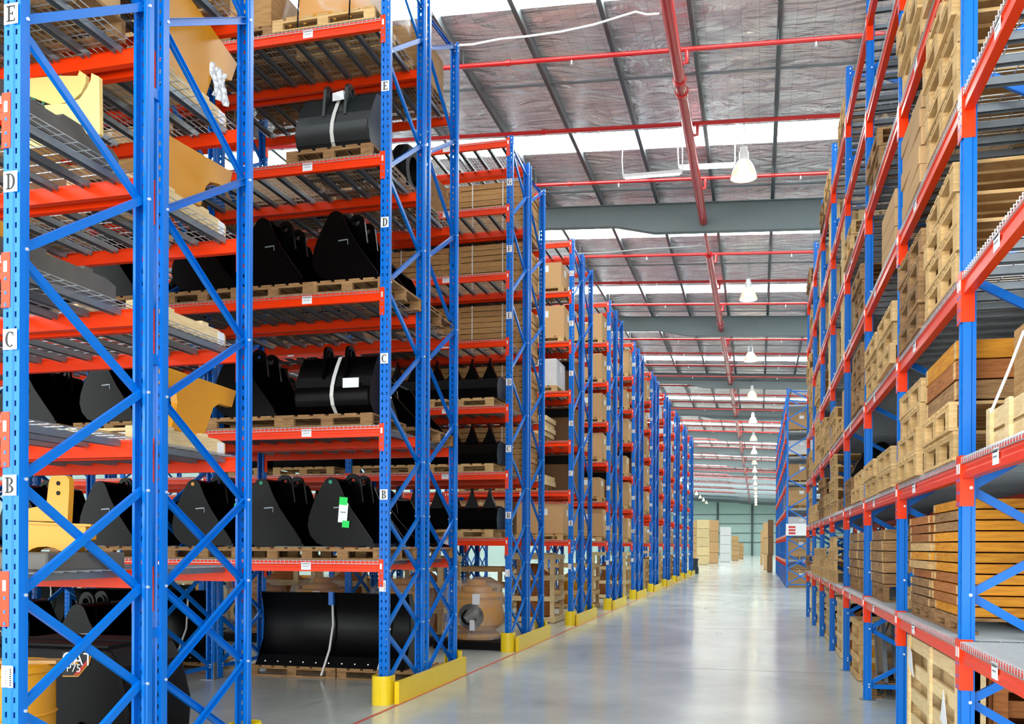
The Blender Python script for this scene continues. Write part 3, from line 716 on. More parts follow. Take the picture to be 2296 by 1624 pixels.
# ------------------------------------------------------------------ row 1 goods
y1 = YF(1); y1b = y1+D+GAP
def skid(lab, x, y0, y1_, z, mat='palewood', h=.1):
    t = thing('wooden_skid', lab, 'wooden skid', (x, y0, z))
    n = 2 if mat != 'worn_steel' else 1
    L = y1_-y0
    for i in range(2):
        m = MB(); xx = -i*.45; m.prism([(0, 0), (L, 0), (L, h*.8), (L*.9, h), (L*.1, h), (0, h*.9)], 'x', xx-.09, xx); obj('runner', m.mesh('runner', mat), t)
    m = MB(); m.box(-.54, 0, L*.3, L*.38, h, h+.02); m.box(-.54, 0, L*.7, L*.78, h, h+.02); obj('cross_board', m.mesh('cross_board', mat), t)
    return t
def plate_part(lab, pts, x, th=.05, mat='cat_yellow', curve=True):
    P3 = [at(px, py, X=x) for px, py in pts]
    y0 = sum(p.y for p in P3)/len(P3); z0 = min(p.z for p in P3)
    t = thing('blade_end_plate', lab, 'machine part', (x, y0, z0))
    m = MB(); m.prism([(p.y-y0, p.z-z0) for p in P3], 'x', -th, 0); obj('plate', m.mesh('plate', mat), t)
    m = MB(); yy = [p.y-y0 for p in P3]; m.box(-.12, -th, .0, .06, .05, .25); obj('rear_rib', m.mesh('rear_rib', mat), t)
    return t
xp = -3.84
plate_part('flat yellow machine plate on the third highest visible shelf, first row', [(368, 0), (408, -30), (466, 50), (532, 143), (519, 181), (503, 176), (487, 158), (476, 172), (458, 226), (382, 168), (372, 60)], xp)
plate_part('flat yellow hooked plate on shelf D, far half of the first row', [(366, 296), (521, 386), (515, 424), (488, 412), (472, 408), (462, 418), (450, 462), (372, 425), (362, 360)], xp)
plate_part('flat yellow hooked plate on shelf C, far half of the first row', [(370, 822), (530, 877), (520, 913), (492, 905), (478, 915), (470, 940), (456, 982), (384, 962), (398, 905), (394, 868), (368, 860)], xp)
for z, lab, hh in ((LV1[4], 'pale timber skid under the topmost flat yellow plate', .1), (LV1[3], 'pale timber skid under the middle flat yellow plate', .1), (LV1[2], 'bare pale timber skid on shelf D of the first row, far half', .1), (LV1[1], 'pale timber skid under the lowest flat yellow plate', .11)):
    s_ = skid(lab, -3.80, y1b+.03, y1b+1.03, z+.005, h=hh)
    m = MB(); m.box(-.1, -.02, 1.0, 1.003, .02, .13) if False else m.box(.0, .002, .9, .98, .0, .09); obj('paper_label', m.mesh('paper_label', 'white'), s_)
# paper wraps
for (px, py, lab) in ((492, 190, 'crumpled white paper tag hanging from the topmost yellow plate'),):
    p = at(px, py, X=xp+.01); m = MB()
    n = 6
    for i in range(n):
        for j in range(n):
            f = lambda a, c: (.015*math.sin(a*2.3+c), (a/n-.5)*.2+.02*math.sin(c), (c/n-.5)*.24)
            m.quad([f(i, j), f(i+1, j), f(i+1, j+1), f(i, j+1)])
    me = m.mesh('paper', 'white', True); o = tag(obj('paper_tag', me, None, p), lab, 'paper tag'); sd = o.modifiers.new('s', 'SOLIDIFY'); sd.thickness = .002
# front half: grey steel bar with pale yellow bracket (shelf E)
def steel_bar(lab, x, y0, y1_, z, r=.07):
    t = thing('steel_bar', lab, 'machine part', (x, y0, z))
    L = y1_-y0; m = MB(); m.prism([(0, 0), (L-.05, 0), (L, .04), (L, .1), (L-.05, .13), (L*.7, .13), (L*.66, .16), (L*.5, .16), (L*.47, .13), (L*.25, .13), (L*.22, .16), (L*.08, .16), (0, .13)], 'x', -.14, 0); obj('bar', m.mesh('bar', 'worn_steel'), t)
    return t
steel_bar('worn grey steel bar lying front to back on shelf E of the first row', -3.80, y1+.06, y1+1.0, LV1[3]+.006)
def flat_part(t, name, pts, Y, th, mat):
    P3 = [at(x, y, Y=Y)-t.location for x, y in pts]; m = MB(); m.prism([(p.x, p.z) for p in P3], 'y', Y-t.location.y, Y-t.location.y+th); return obj(name, m.mesh(name, mat), t)
t = thing('fork_bracket', 'pale yellow curved steel bracket on shelf E of the first row', 'machine part', (-4.05, y1+.75, LV1[3]+.006))
t.location.z = at(210, 312, Y=y1+.80).z
flat_part(t, 'plate', [(205, 164), (222, 172), (224, 300), (208, 312), (105, 262), (100, 236), (150, 232), (178, 222), (195, 198), (203, 180)], y1+.80, .03, 'pale_yellow')
flat_part(t, 'plate', [(62, 176), (128, 170), (174, 170), (178, 158), (193, 168), (192, 186), (182, 208), (162, 226), (120, 236), (62, 214)], y1+.98, .03, 'pale_yellow')
m = MB(); m.box(-.3, .15, .05, .25, .0, .06); obj('foot', m.mesh('foot', 'pale_yellow'), t)
m = MB(); m.tube([at(x, y, Y=y1+.99)-t.location for x, y in ((138, 169), (120, 190), (105, 210), (80, 220), (62, 222))], .009, 6); m.tube([at(x, y, Y=y1+.99)-t.location for x, y in ((112, 200), (105, 215), (96, 235))], .009, 6); obj('tie', m.mesh('tie', 'gtie'), t, label='green tie')
for v in (): pass
t = skid('grey weathered timber skid on shelf D of the first row, near half', -3.80, y1+.06, y1+.98, LV1[2]+.006, 'worn_steel', .14)
t = thing('yellow_bar', 'thin yellow steel strip on the grey skid, first row shelf D', 'machine part', (-3.95, y1+.15, LV1[2]+.17))
m = MB(); m.prism([(0, 0), (.68, 0), (.68, .02), (.3, .06), (.28, .1), (0, .12)], 'x', -.3, 0); obj('strip', m.mesh('strip', 'cat_yellow'), t)
# white wrapped long packs in shelf C
t = thing('long_package', 'long yellow bar with white paper cover on shelf C, first row', 'package', (-4.2, y1b+.75, LV1[1]+.005))
m = MB(); m.box(-1.0, .35, -.1, .12, 0, .1); obj('bar', m.mesh('bar', 'cat_yellow'), t)
m = MB(); m.box(-.8, .34, -.104, .1, .07, .16); obj('paper_cover', m.mesh('paper_cover', 'white'), t)
for x in (-.6, -.05): m = MB(); m.box(x, x+.02, -.108, .104, .0, .163); obj('tape', m.mesh('tape', 'tape'), t)
# shelf B front: yellow bracket on grey block
t = thing('steel_block', 'flat dark grey steel block under the yellow hitch bracket', 'machine part', (-4.0, y1+.25, LV1[0]+.006))
m = MB(); m.box(-.75, .26, .1, .75, 0, .10); o = obj('block', m.mesh('block', 'worn_steel'), t); o.modifiers.new('b', 'BEVEL').width = .01
YH = y1+.68
t = thing('hitch_bracket', 'bright yellow steel hitch bracket with two holes in its tall lug', 'machine part', (-4.12, YH, LV1[0]+.108))
t.location.z = at(120, 1240, Y=YH).z
pts = [(20, 1238), (62, 1238), (72, 1231), (85, 1227), (105, 1226), (122, 1229), (138, 1237), (160, 1238), (172, 1226), (178, 1215), (192, 1210), (192, 1178), (20, 1172)]
flat_part(t, 'base', pts, YH, .09, 'cat_yellow'); flat_part(t, 'top_flange', [(20, 1168), (203, 1176), (203, 1181), (20, 1173)], YH-.012, .1, 'cat_yellow')
flat_part(t, 'lug', [(100, 1168), (109, 1085), (113, 1070), (120, 1067), (148, 1067), (155, 1075), (155, 1100), (151, 1174)], YH+.04, .04, 'cat_yellow')
flat_part(t, 'wing', [(20, 1142), (55, 1142), (96, 1134), (112, 1170), (20, 1166)], YH+.05, .02, 'cat_yellow')
for py in (1084, 1106):
    p = at(131, py, Y=YH+.04)-t.location; m = MB(); m.lathe([(0, -.004), (.013, -.004), (.013, .044), (0, .044)], (p.x, p.y, p.z), 14, axis='y'); obj('pin_hole', m.mesh('pin_hole', 'matt_black'), t)
# floor: drum and black machine
t = thing('steel_drum', 'yellow open steel drum on the floor inside the first row', 'drum', (-4.27, y1+.6, .002))
m = MB(); m.lathe([(0, 0), (.285, 0), (.29, .02), (.285, .3), (.295, .31), (.285, .32), (.285, .6), (.295, .61), (.285, .62), (.285, .85), (.3, .86), (.3, .89), (.285, .9), (.275, .89), (.275, .05), (0, .05)], n=40); obj('body', m.mesh('body', 'cat_yellow', True), t)
m = MB(); m.box(-.3, .33, -.05, .06, .9, .92); tag(obj('wooden_plank', m.mesh('wooden_plank', 'plank'), None, (-4.27, y1+.6, .003), .3), 'thin wooden plank lying across the yellow drum', 'plank')
mc = thing('machine_housing', 'black machine housing lettered P75 on the floor inside the first row', 'machine', (-4.57, y1b+.1, .002))
m = MB(); m.prism([(-.55, .0), (.62, .0), (.66, .5), (.58, .8), (.5, .92), (-.4, .92), (-.5, .88)], 'y', 0, .7); o = obj('cover', m.mesh('cover', 'matt_black'), mc); bv = o.modifiers.new('b', 'BEVEL'); bv.width = .03; bv.segments = 3
m = MB(); m.box(-.45, .48, .03, .66, .92, .935); m.box(-.4, .45, .3, .34, .935, .945); obj('top_lid', m.mesh('top_lid', 'matt_black'), mc)
YM = y1b+.1
q = [at(x, y, Y=YM)-mc.location for x, y in ((143, 1516), (176, 1516), (200, 1486), (205, 1468), (143, 1468))]
def dec(pp, mi, e): m.prism([(p.x, p.z) for p in [at(x, y, Y=YM)-mc.location for x, y in pp]], 'y', -e, 0, mi)
m = MB(); dec([(141, 1518), (176, 1518), (201, 1488), (206, 1466), (141, 1462)], 2, .003); dec([(141, 1515), (175, 1515), (198, 1487), (203, 1466), (141, 1462)], 0, .005); dec([(166, 1514), (176, 1514), (197, 1488), (203, 1474), (194, 1484)], 1, .007); dec([(146, 1489), (178, 1491), (164, 1466)], 2, .007)
obj('decal', m.mesh('decal', ['ink', 'redink', 'cat_yellow']), mc, label='black decal with a red stripe and yellow triangle')
obj('lettering', text_mesh('P75', .075, .001, 'white'), mc, at(151, 1506, Y=YM)-mc.location+Vector((0, -.009, 0)), rot=(PI/2, 0, 0), label='white letters P75')
obj('lettering', text_mesh('CAT', .12, .001, 'white'), mc, at(141, 1490, Y=YM)-mc.location+Vector((0, -.009, 0)), rot=(PI/2, 0, 0), label='white letters CAT')
for x in (.0, .3): m = MB(); m.tube([(x, -.0, .42), (x, -.06, .4), (x, -.06, .2), (x+.02, 0, .18)], .02, 8); obj('handle', m.mesh('handle', 'black', True), mc)
m = MB(); m.box(-.5, .3, -.06, 0, .02, .16); obj('step', m.mesh('step', 'black'), mc)
# second bays of row one
for j, z in enumerate(LV1[:5]):
    pass
# ------------------------------------------------------------------ row 3 goods
y3 = YF(3); y3b = y3+D+GAP
for k, nm in ((0, 'B'), (1, 'C'), (2, 'D')):
    z = LV3[k]
    for i, x in enumerate((-4.45, -5.7, -7.1, -8.4)):
        pos = ('at the right end', 'second from the right end', 'third from the right end', 'fourth from the right end')[i]
        put(PALB, 'light pallet on shelf %s, third row, %s' % (nm, pos), (x, y3+.54, z+.004), sc=(1.08, 1, 1))
        put(FIN, 'black finned bucket on shelf %s of the third row, %s' % (nm, pos), (x-.56, y3+.12, z+.14))
# plank stacks on the far half, shelves C..G
def plank_stack(lab, x0, x1, y0, y1_, z0, n, h, grp, mat='plank', cat='timber', name='timber_bundle'):
    """one strapped bundle: each course is a part"""
    t = thing(name, lab, cat, ((x0+x1)/2, (y0+y1_)/2, z0), group=grp)
    w2, d2 = (x1-x0)/2, (y1_-y0)/2
    for i in range(n):
        m = MB(); jx, jy = random.uniform(-.012, .012), random.uniform(-.012, .012)
        m.box(-w2+jx, w2+jx, -d2+jy, d2+jy, i*h+.006, (i+1)*h-.004)
        m.box(-w2+.08, -w2+.14, -d2, d2, i*h-.004, i*h+.006); m.box(w2-.14, w2-.08, -d2, d2, i*h-.004, i*h+.006)
        obj('course', m.mesh('course', mat), t)
    for x in (-w2*.45, w2*.4):
        m = MB(); m.box(x, x+.018, -d2-.018, -d2-.014, 0, n*h+.006); m.box(x, x+.018, -d2-.018, d2+.018, n*h+.004, n*h+.008); obj('strap', m.mesh('strap', 'strap'), t)
    return t
for k, nm in ((1, 'C'), (2, 'D'), (3, 'E'), (4, 'F'), (5, 'G')):
    z = LV3[k]
    for i, (xa, xb) in enumerate(((-4.95, -3.72), (-6.2, -5.02))):
        plank_stack('strapped stack of flat timber boxes on shelf %s, far half of the third row, %s' % (nm, ('right', 'left')[i]), xa, xb, y3b+.02, y3b+1.05, z+.008, 9, .092, 'timber stacks in the third row')
# floor of row three: wrapped yellow engines on black trays
def engine_proto():
    t = thing('wrapped_engine', 'x', 'engine')
    m = MB(); m.box(-.55, .55, -.5, .5, 0, .12); obj('tray', m.mesh('tray', 'matt_black'), t)
    m = MB(); m.lathe([(0, .13), (.36, .13), (.38, .17), (.36, .22), (.2, .24), (0, .24)], n=28); obj('flange', m.mesh('flange', 'cat_yellow', True), t)
    m = MB(); m.lathe([(0, .24), (.3, .26), (.42, .36), (.44, .55), (.4, .75), (.44, .8), (.42, .86), (.26, .88), (.25, .95), (.16, .98), (.15, 1.06), (0, 1.07)], n=28, sy=.9); obj('body', m.mesh('body', 'cat_yellow', True), t)
    m = MB(); m.lathe([(0, -.5), (.12, -.5), (.16, -.45), (.2, -.4), (.2, -.2)], (.02, 0, .5), 20, axis='y'); obj('port', m.mesh('port', 'matt_black', True), t)
    m = MB(); m.lathe([(.5, .14), (.52, .3), (.56, .5), (.54, .8), (.5, .92), (.3, 1.05), (.16, 1.1), (0, 1.11)], n=26, sy=.92)
    me = m.mesh('plastic_wrap', 'film', True)
    for v in me.vertices:
        a = math.atan2(v.co.y, v.co.x); f = 1+.03*math.sin(a*7+v.co.z*9)+.02*math.sin(a*13); v.co.x *= f; v.co.y *= f
    obj('plastic_wrap', me, t)
    m = MB(); m.box(.1, .22, -.56, -.557, .7, .86); m.box(.06, .14, -.56, -.557, .3, .46); obj('paper_label', m.mesh('paper_label', 'white'), t)
    return proto(t)
ENG = engine_proto()
for i, x in enumerate((-4.32, -5.58, -7.0, -8.25)):
    put(ENG, 'plastic wrapped yellow engine on the third row floor, %s' % ('at the right end', 'second from the right', 'third from the right', 'fourth from the right')[i], (x, y3+.56, .002))
for i, x in enumerate((-5.0, -6.3)):
    pass
# open frame crates
def crate_proto(w_, d_, h_, mat, inside=None, solid=False):
    t = thing('timber_crate', 'x', 'crate'); s = .05
    for x in (-w_/2, w_/2-.09):
        for y in (-d_/2, d_/2-.05): m = MB(); m.box(x, x+.09, y, y+.05, 0, h_); obj('post', m.mesh('post', mat), t)
    n = max(2, int(h_/.36))
    for j in range(n+1):
        z = min(h_-.1, .02+j*(h_-.12)/n)
        for y in (-d_/2-.022, d_/2): m = MB(); m.box(-w_/2, w_/2, y, y+.022, z, z+.1); obj('rail', m.mesh('rail', mat), t)
        for x in (-w_/2-.022, w_/2): m = MB(); m.box(x, x+.022, -d_/2, d_/2, z, z+.1); obj('rail', m.mesh('rail', mat), t)
    m = MB(); m.box(-w_/2+.1, w_/2-.1, -d_/2+.06, d_/2-.06, .02, .1); obj('floor_board', m.mesh('floor_board', mat), t)
    if inside:
        m = MB(); m.lathe([(0, .1), (.35*w_, .12), (.38*w_, .3*h_), (.3*w_, .55*h_), (.33*w_, .7*h_), (.15*w_, .8*h_), (0, .8*h_)], n=20, sy=.8); o = obj('load', m.mesh('load', inside, True), t)
    return proto(t)
CR = crate_proto(1.05, 1.0, 1.42, 'palewood', 'brownwood'); CR2 = crate_proto(1.1, .95, 1.15, 'pine', 'cat_yellow')
for n in range(4, 12):
    for i, x in enumerate((-4.6, -5.76) if n < 6 else (-4.4,)):
        put(CR if (n+i) % 2 == 0 else CR2, '%s crate on the floor of the %s rack row%s' % ('tall open pale timber', ORD[n], ('' if n > 5 else (', right', ', left')[i])), (x, YF(n)+(.9 if n == 4 else .6), .002), 0)
put(CR2, 'open timber crate on the floor in the far half of the third row', (-4.9, y3b+.98, .002)) if False else None
BLD = bl; kids(bl)
put(BLD, 'wide black dozer blade on the floor of the second row, second bay', (-8.7, 10.35, .135)); put(PALO, 'pallet under the black blade of the second bay, right', (-7.15, 10.62, .002), sc=(1, .8, 1)); put(PALO, 'pallet under the black blade of the second bay, left', (-8.3, 10.62, .002), sc=(1, .8, 1))
put(BLD, 'wide black dozer blade on the floor of the second row, third bay', (-11.35, 10.35, .135)); put(PALO, 'pallet under the black blade of the third bay', (-10.3, 10.62, .002), sc=(1, .8, 1))
put(BLD, 'wide black dozer blade leaning on the floor of the third row, third bay', (-11.35, y3+.4, .02)); put(BLD, 'wide black dozer blade on the floor of the third row, fourth bay', (-13.95, y3+.4, .02))
for j in (1, 2):
    for k, z in ((0, B2), (1, C2)): put(BK_S2, 'black bucket in the third bay of the second row, shelf %s, %s' % ('BC'[k], ('right', 'left')[j-1]), (-9.3-j*1.1+.5, y2+.06, z+.02))
for i in range(7): put(CR, 'tall open pale timber crate, floor of the third row, far half, %s from the end' % ORD[i+1], (-4.35-1.3*i-(.08 if i > 1 else 0)-(.1 if i > 3 else 0), y3b+.56, .002)) if i > 0 else None
for i in range(2, 8): put(CR2, 'open timber crate, floor of the fourth row, %s from the end' % ORD[i+1], (-4.6-1.25*i-.12*(i//2), YF(4)+.6, .002))
# ------------------------------------------------------------------ rows 4 and beyond: cartons and crates on every shelf
def carton_proto(w_, d_, h_, mat='card', nl=1):
    t = thing('cardboard_box', 'x', 'box')
    m = MB(); m.box(-w_/2, w_/2, -d_/2, d_/2, 0, h_); o = obj('carton', m.mesh('carton', mat), t); bv = o.modifiers.new('b', 'BEVEL'); bv.width = .01; bv.segments = 2
    m = MB(); m.box(-.03, .03, -d_/2-.002, d_/2+.002, h_-.09, h_+.002); obj('tape', m.mesh('tape', 'tape'), t)
    if nl: m = MB(); m.box(-.02, .16, -d_/2-.003, -d_/2, h_*.62, h_*.62+.13); m.box(w_/2, w_/2+.003, -.1, .08, h_*.6, h_*.6+.13); obj('paper_label', m.mesh('paper_label', 'white'), t)
    return proto(t)
BX1 = carton_proto(.98, .9, .62); BX2 = carton_proto(.85, .85, .5); BX3 = carton_proto(1.02, .95, .7)
BXW = carton_proto(.95, .9, .55, 'whitefilm')
PALM = proto(pallet_proto('pallet', 'pine', 1.0, 1.0, .12, 5))
def flatcrate_stack(labf, xc, yc, z, n, w_, d_, h, mat, grp=None, jit=.02, name='flat_timber_crate', alt=None):
    key = (w_, d_, h, mat)
    if key not in FC:
        m = MB(); m.box(-w_/2, w_/2, -d_/2, d_/2, .003, h-.002); m.m[-1] = 1; m.m[-3] = 0; m.box(-w_/2-.003, -w_/2, -d_/2+.01, -d_/2+.06, .006, h-.005, 2); m.box(-w_/2-.003, -w_/2, d_/2-.06, d_/2-.01, .006, h-.005, 2)
        FC[key] = m.mesh(name, [mat, mat, 'pine'])
    for i in range(n):
        me = FC[key]
        if alt and i in alt: me = me.copy(); me.materials[1] = M[alt[i]]
        if alt and i in alt and mat != 'honey': me.materials[0] = M[alt[i]]
        pos = 'bottom one' if i == 0 else ('topmost' if i == n-1 else '%s from the bottom' % ORD[i+1])
        o = tag(obj(name, me, None, (xc+random.uniform(-jit, jit), yc+random.uniform(-jit, jit), z+i*(h+.004))), labf % pos, 'crate', grp)
FC = {}
for n in range(4, 12):
    yf = YF(n); yb = yf+D+GAP
    for k in range(7):
        z = LV3[k]; nm = 'BCDEFGH'[k]
        if k == 6 and n not in (): continue
        xs = (-4.32, -5.55) if n < 6 else (-4.32,)
        for i, x in enumerate(xs):
            end = '' if len(xs) == 1 else (' at the right end', ', second from the end')[i]
            if n == 4 and k in (1, 2) and i == 0:
                put(PALM, 'light pallet under the flat crates on shelf %s, fourth row' % nm, (-4.75, yf+.53, z+.004))
                flatcrate_stack('shallow pale timber crate on shelf %s of the fourth row, %%s' % nm, -4.75, yf+.53, z+.128, 2 if k == 1 else 4, 1.1, .95, .1, 'palewood', 'flat crates in the fourth row'); continue
            if n == 4 and k == 3 and i == 0:
                put(PALM, 'light pallet under the white box on shelf E, fourth row', (-4.45, yf+.53, z+.004)); put(BXW, 'white wrapped box on shelf E of the fourth row', (-4.45, yf+.53, z+.13)); continue
            if random.random() < .1 and n > 5: continue
            if n < 8: put(PALM, 'light pallet on shelf %s of the %s row%s' % (nm, ORD[n], end), (x, yf+.53, z+.004))
            bx = random.choice([BX1, BX2, BX3, BX1]) if not (n in (8, 9) and k > 3) else BXW
            put(bx, '%s on shelf %s of the %s row%s' % ('labelled cardboard box' if bx is not BXW else 'white wrapped box', nm, ORD[n], end), (x, yf+.53, z+(.13 if n < 8 else .006)), random.uniform(-.03, .03))
    if n in (4, 5, 6):
        for k in (1, 2, 3):
            z = LV3[k]; nm = 'BCDEFGH'[k]
            for i, x in enumerate((-4.35, -5.5)):
                box_thing('cardboard_box', 'dark brown CAT carton on shelf %s, far half of the %s row, %s' % (nm, ORD[n], ('right', 'left')[i]), x-.5, x+.5, yb+.06, yb+.95, z+.006, 'darkcard', .86, [], False, word='CAT')
# row 3 shelf-front plates are empty above D: leave bare
# loads on the upper shelves of rows one to three
LB = carton_proto(1.08, .92, .5, 'plank', 0); LB2 = carton_proto(1.08, .92, .42, 'card', 0); LB3 = carton_proto(1.05, .92, .6, 'oldwood', 0)
def topload(n, half, bay, i, z, nm, p=None, bx=None, hmax=.6):
    x = XL-.62-PT*bay-1.2*i; y = YF(n)+half*(D+GAP)+D/2
    w_ = 'the %s row, %s half, shelf %s, %s bay, %s' % (ORD[n], ('near', 'far')[half], nm, ('first', 'second', 'third')[bay], ('right', 'left')[i])
    put(PALO, 'pallet on '+w_, (x, y, z+.004), sc=(.98, .86, 1))
    put(bx or random.choice([LB, LB2, LB3]), 'brown timber box on '+w_, (x, y, z+.138))
for half in (0, 1):
    for k in (3, 4, 5, 6):
        for bay in (0, 1):
            for i in (0, 1):
                if k == 3 and (bay == 0): continue
                if k == 4 and half == 1 and bay == 0 and i == 0: continue
                topload(1, half, bay, i, LV1[k], 'BCDEFGH'[k], bx=LB2 if k < 7 else None)
for bay in (0, 1): topload(1, 0, bay, 1, LV1[2], 'D', bx=LB2) if bay else None
for i in (0, 1): topload(1, 1, 0, 1, LV1[3], 'E', bx=LB2) if i else None
for bay, i in ((0, 0), (0, 1), (1, 0), (1, 1), (2, 0)):
    topload(2, 1, bay, i, LV2[4], 'F'); 
    if (bay, i) != (0, 0): topload(2, 1, bay, i, LV2[3], 'E')
    if (bay, i) != (0, 0): topload(2, 0, bay, i, LV2[4], 'F')
    if bay: topload(2, 0, bay, i, LV2[3], 'E')
for bay, i in ((0, 1), (1, 0), (1, 1), (2, 0)):
    for k in (3, 5): topload(3, 0, bay, i, LV3[k], 'BCDEFGH'[k])
# ------------------------------------------------------------------ right rack goods
XRc = XR+D/2
def bayY(j, u): return YR0+PR*j+.1+u*(PR-.1)        # u 0..1 inside bay j
def lvl(k): return LVR[k]+.005
lvn = ['first', 'second', 'third', 'fourth', 'fifth', 'sixth', 'seventh']
def bayname(j): return 'nearest bay' if j < 0 else ('%s bay' % ORD[j+2])
def pallet_stack(j, u, k, n, p=PALT, h=.165, dz=0, jit=.03, x=None, tilt=0, sc=None, who='empty'):
    for i in range(n):
        pos = 'bottom one' if i == 0 else ('topmost' if i == n-1 else '%s up' % ORD[i+1])
        half = 'near' if u < .5 else 'far'
        lab = '%s pallet on the right rack, %s shelf, %s, %s stack, %s' % (who, lvn[k] if k >= 0 else 'floor', bayname(j), half, pos)
        z = (lvl(k) if k >= 0 else .002)+dz+i*(h+.003)
        put(p, lab, ((x or XRc-.04)+random.uniform(-jit, jit)*.6, bayY(j, u)+random.uniform(-jit, jit), z), (PI/2 if i % 2 else -PI/2)+random.uniform(-.02, .02), 'empty pallets on the right rack', sc=sc)
def small_stack(j, u, k, n, **kw): pallet_stack(j, u, k, n, **kw)
SP = (1, 1, 1)
# bay 0 (between the frame at x=2155 and the next): two stacks per shelf
flatcrate_stack('honey coloured flat crate, near stack on the lowest right shelf, %s', 1.15+.52, 6.42, LVR[0]+.11, 11, 1.02, .88, .06, 'honey', 'flat crates, near stack', .012, alt={1: 'brownwood', 2: 'brownwood', 3: 'brownwood', 6: 'honey', 8: 'oldwood', 9: 'oldwood', 5: 'honey'})
flatcrate_stack('brown flat crate, far stack on the lowest right shelf, %s', 1.15+.52, 7.36, LVR[0]+.11, 10, 1.02, .88, .06, 'brownwood', 'flat crates, far stack', .012, alt={0: 'oldwood', 1: 'oldwood', 2: 'oldwood', 3: 'brownwood', 4: 'pine', 5: 'honey', 6: 'pine'})
PL = proto(pallet_proto('pallet', 'oldwood', .86, 1.0, .1, 5))
put(PL, 'low pallet under the near stack of flat crates', (XRc+.04, 6.42, LVR[0]+.005), PI/2); put(PL, 'low pallet under the far stack of flat crates', (XRc+.04, 7.36, LVR[0]+.005), PI/2)
PS = proto(pallet_proto('pallet', 'pine', .98, 1.04, .165, 6)); PSO = proto(pallet_proto('pallet', 'oldwood', .98, 1.04, .165, 6))
# slatted crates below
def slat_crate(lab, x0, x1, y0, y1_, z0, h, mat, n):
    t = thing('slatted_crate', lab, 'crate', ((x0+x1)/2, (y0+y1_)/2, z0)); w2, d2 = (x1-x0)/2, (y1_-y0)/2
    for y in (-d2, -.04, d2-.08):
        m = MB(); m.box(-w2-.02, -w2, y, y+.08, 0, h); obj('post', m.mesh('post', mat), t)
    for x in (-w2, 0, w2-.08): m = MB(); m.box(x, x+.08, -d2-.02, -d2, 0, h); obj('post', m.mesh('post', mat), t)
    for i in range(n):
        z = .01+i*(h-.12)/(n-1)
        m = MB(); m.box(-w2, -w2+.02, -d2, d2, z, z+.1); obj('slat', m.mesh('slat', mat), t)
        m = MB(); m.box(-w2+.02, w2, -d2, -d2+.02, z, z+.1); obj('slat', m.mesh('slat', mat), t)
    m = MB(); m.box(-w2, w2, d2-.02, d2, 0, h); m.box(w2-.02, w2, -d2, d2, 0, h); m.box(-w2, w2, -d2, d2, 0, .02); obj('panel', m.mesh('panel', mat), t)
    return t
s_ = slat_crate('pale slatted timber crate on the floor under the lowest right shelf', 1.16, 1.26, 5.95, 7.85, .002, .92, 'palewood', 5)
for (y, z) in ((-.78, .68), (.62-1.2, .62)): pass
for q in ([(.62, .62), (.86, .7), (.84, .84), (.7, .8)], [(-.7, .45), (-.45, .5), (-.55, .7)]): m = MB(); m.prism(q, 'x', -.075, -.072); obj('paper_label', m.mesh('paper_label', 'white'), s_)
slat_crate('brown slatted timber crate behind the pale one on the floor', 1.34, 2.15, 6.0, 7.8, .002, .86, 'brownwood', 6)
# shelf 2 of bay 0: pallets, brown crate on top
pallet_stack(0, .74, 1, 4, p=PS); pallet_stack(0, .24, 1, 2, p=PS)
flatcrate_stack('brown timber crate tier on the second right shelf, %s', XRc-.02, bayY(0, .24), lvl(1)+.34, 3, 1.04, .98, .11, 'oldwood', 'brown crate tiers', .01, alt={2: 'honey', 1: 'brownwood'})
pallet_stack(0, .24, 2, 4, p=PS); pallet_stack(0, .74, 2, 4, p=PSO)
pallet_stack(0, .24, 3, 5, p=PS)
for i in range(5): put(BX2, 'flat brown box on the fourth right shelf beside the pallet stack, %s' % ('bottom one' if i == 0 else ('topmost' if i == 4 else ORD[i+1]+' from the bottom')), (XRc-.1, bayY(0, .74), lvl(3)+i*.128), random.uniform(-.03, .03), 'flat boxes on the right rack', sc=(1.05, 1.05, .25))
pallet_stack(0, .24, 4, 5, p=PS); pallet_stack(0, .74, 4, 3, p=PS)
pallet_stack(0, .3, 5, 2, p=PSO); pallet_stack(0, .78, 6, 2, p=PSO)
# nearest bay (right edge): new timber frame and board box on shelf 2
box_thing('plywood_box', 'large pale particle board box at the right edge, second right shelf', 1.25, 2.1, 4.6, 5.35, lvl(1), 'plank', .85, [], False, cat='crate') if False else None
s_ = slat_crate('new pale timber frame crate on the second shelf, nearest bay', 1.2, 2.1, 4.6, 5.45, lvl(1), .24, 'palewood', 2)
bt = box_thing('plywood_box', 'particle board box on the new timber crate at the right edge', 1.3, 2.1, 4.85, 5.4, lvl(1)+.245, 'plank', .4, [], False, cat='crate')
m = MB(); m.tube([at(x, y, Y=4.83)-bt.location for x, y in ((2222, 925), (2262, 830), (2296, 742))], .007, 6); obj('strap', m.mesh('strap', 'strap'), bt)
bx = box_thing('plywood_box', 'tall particle board box with white strap behind the new timber crate', 1.55, 2.12, 5.0, 5.5, lvl(1)+.4, 'plank', .5, [], False, cat='crate') if False else None
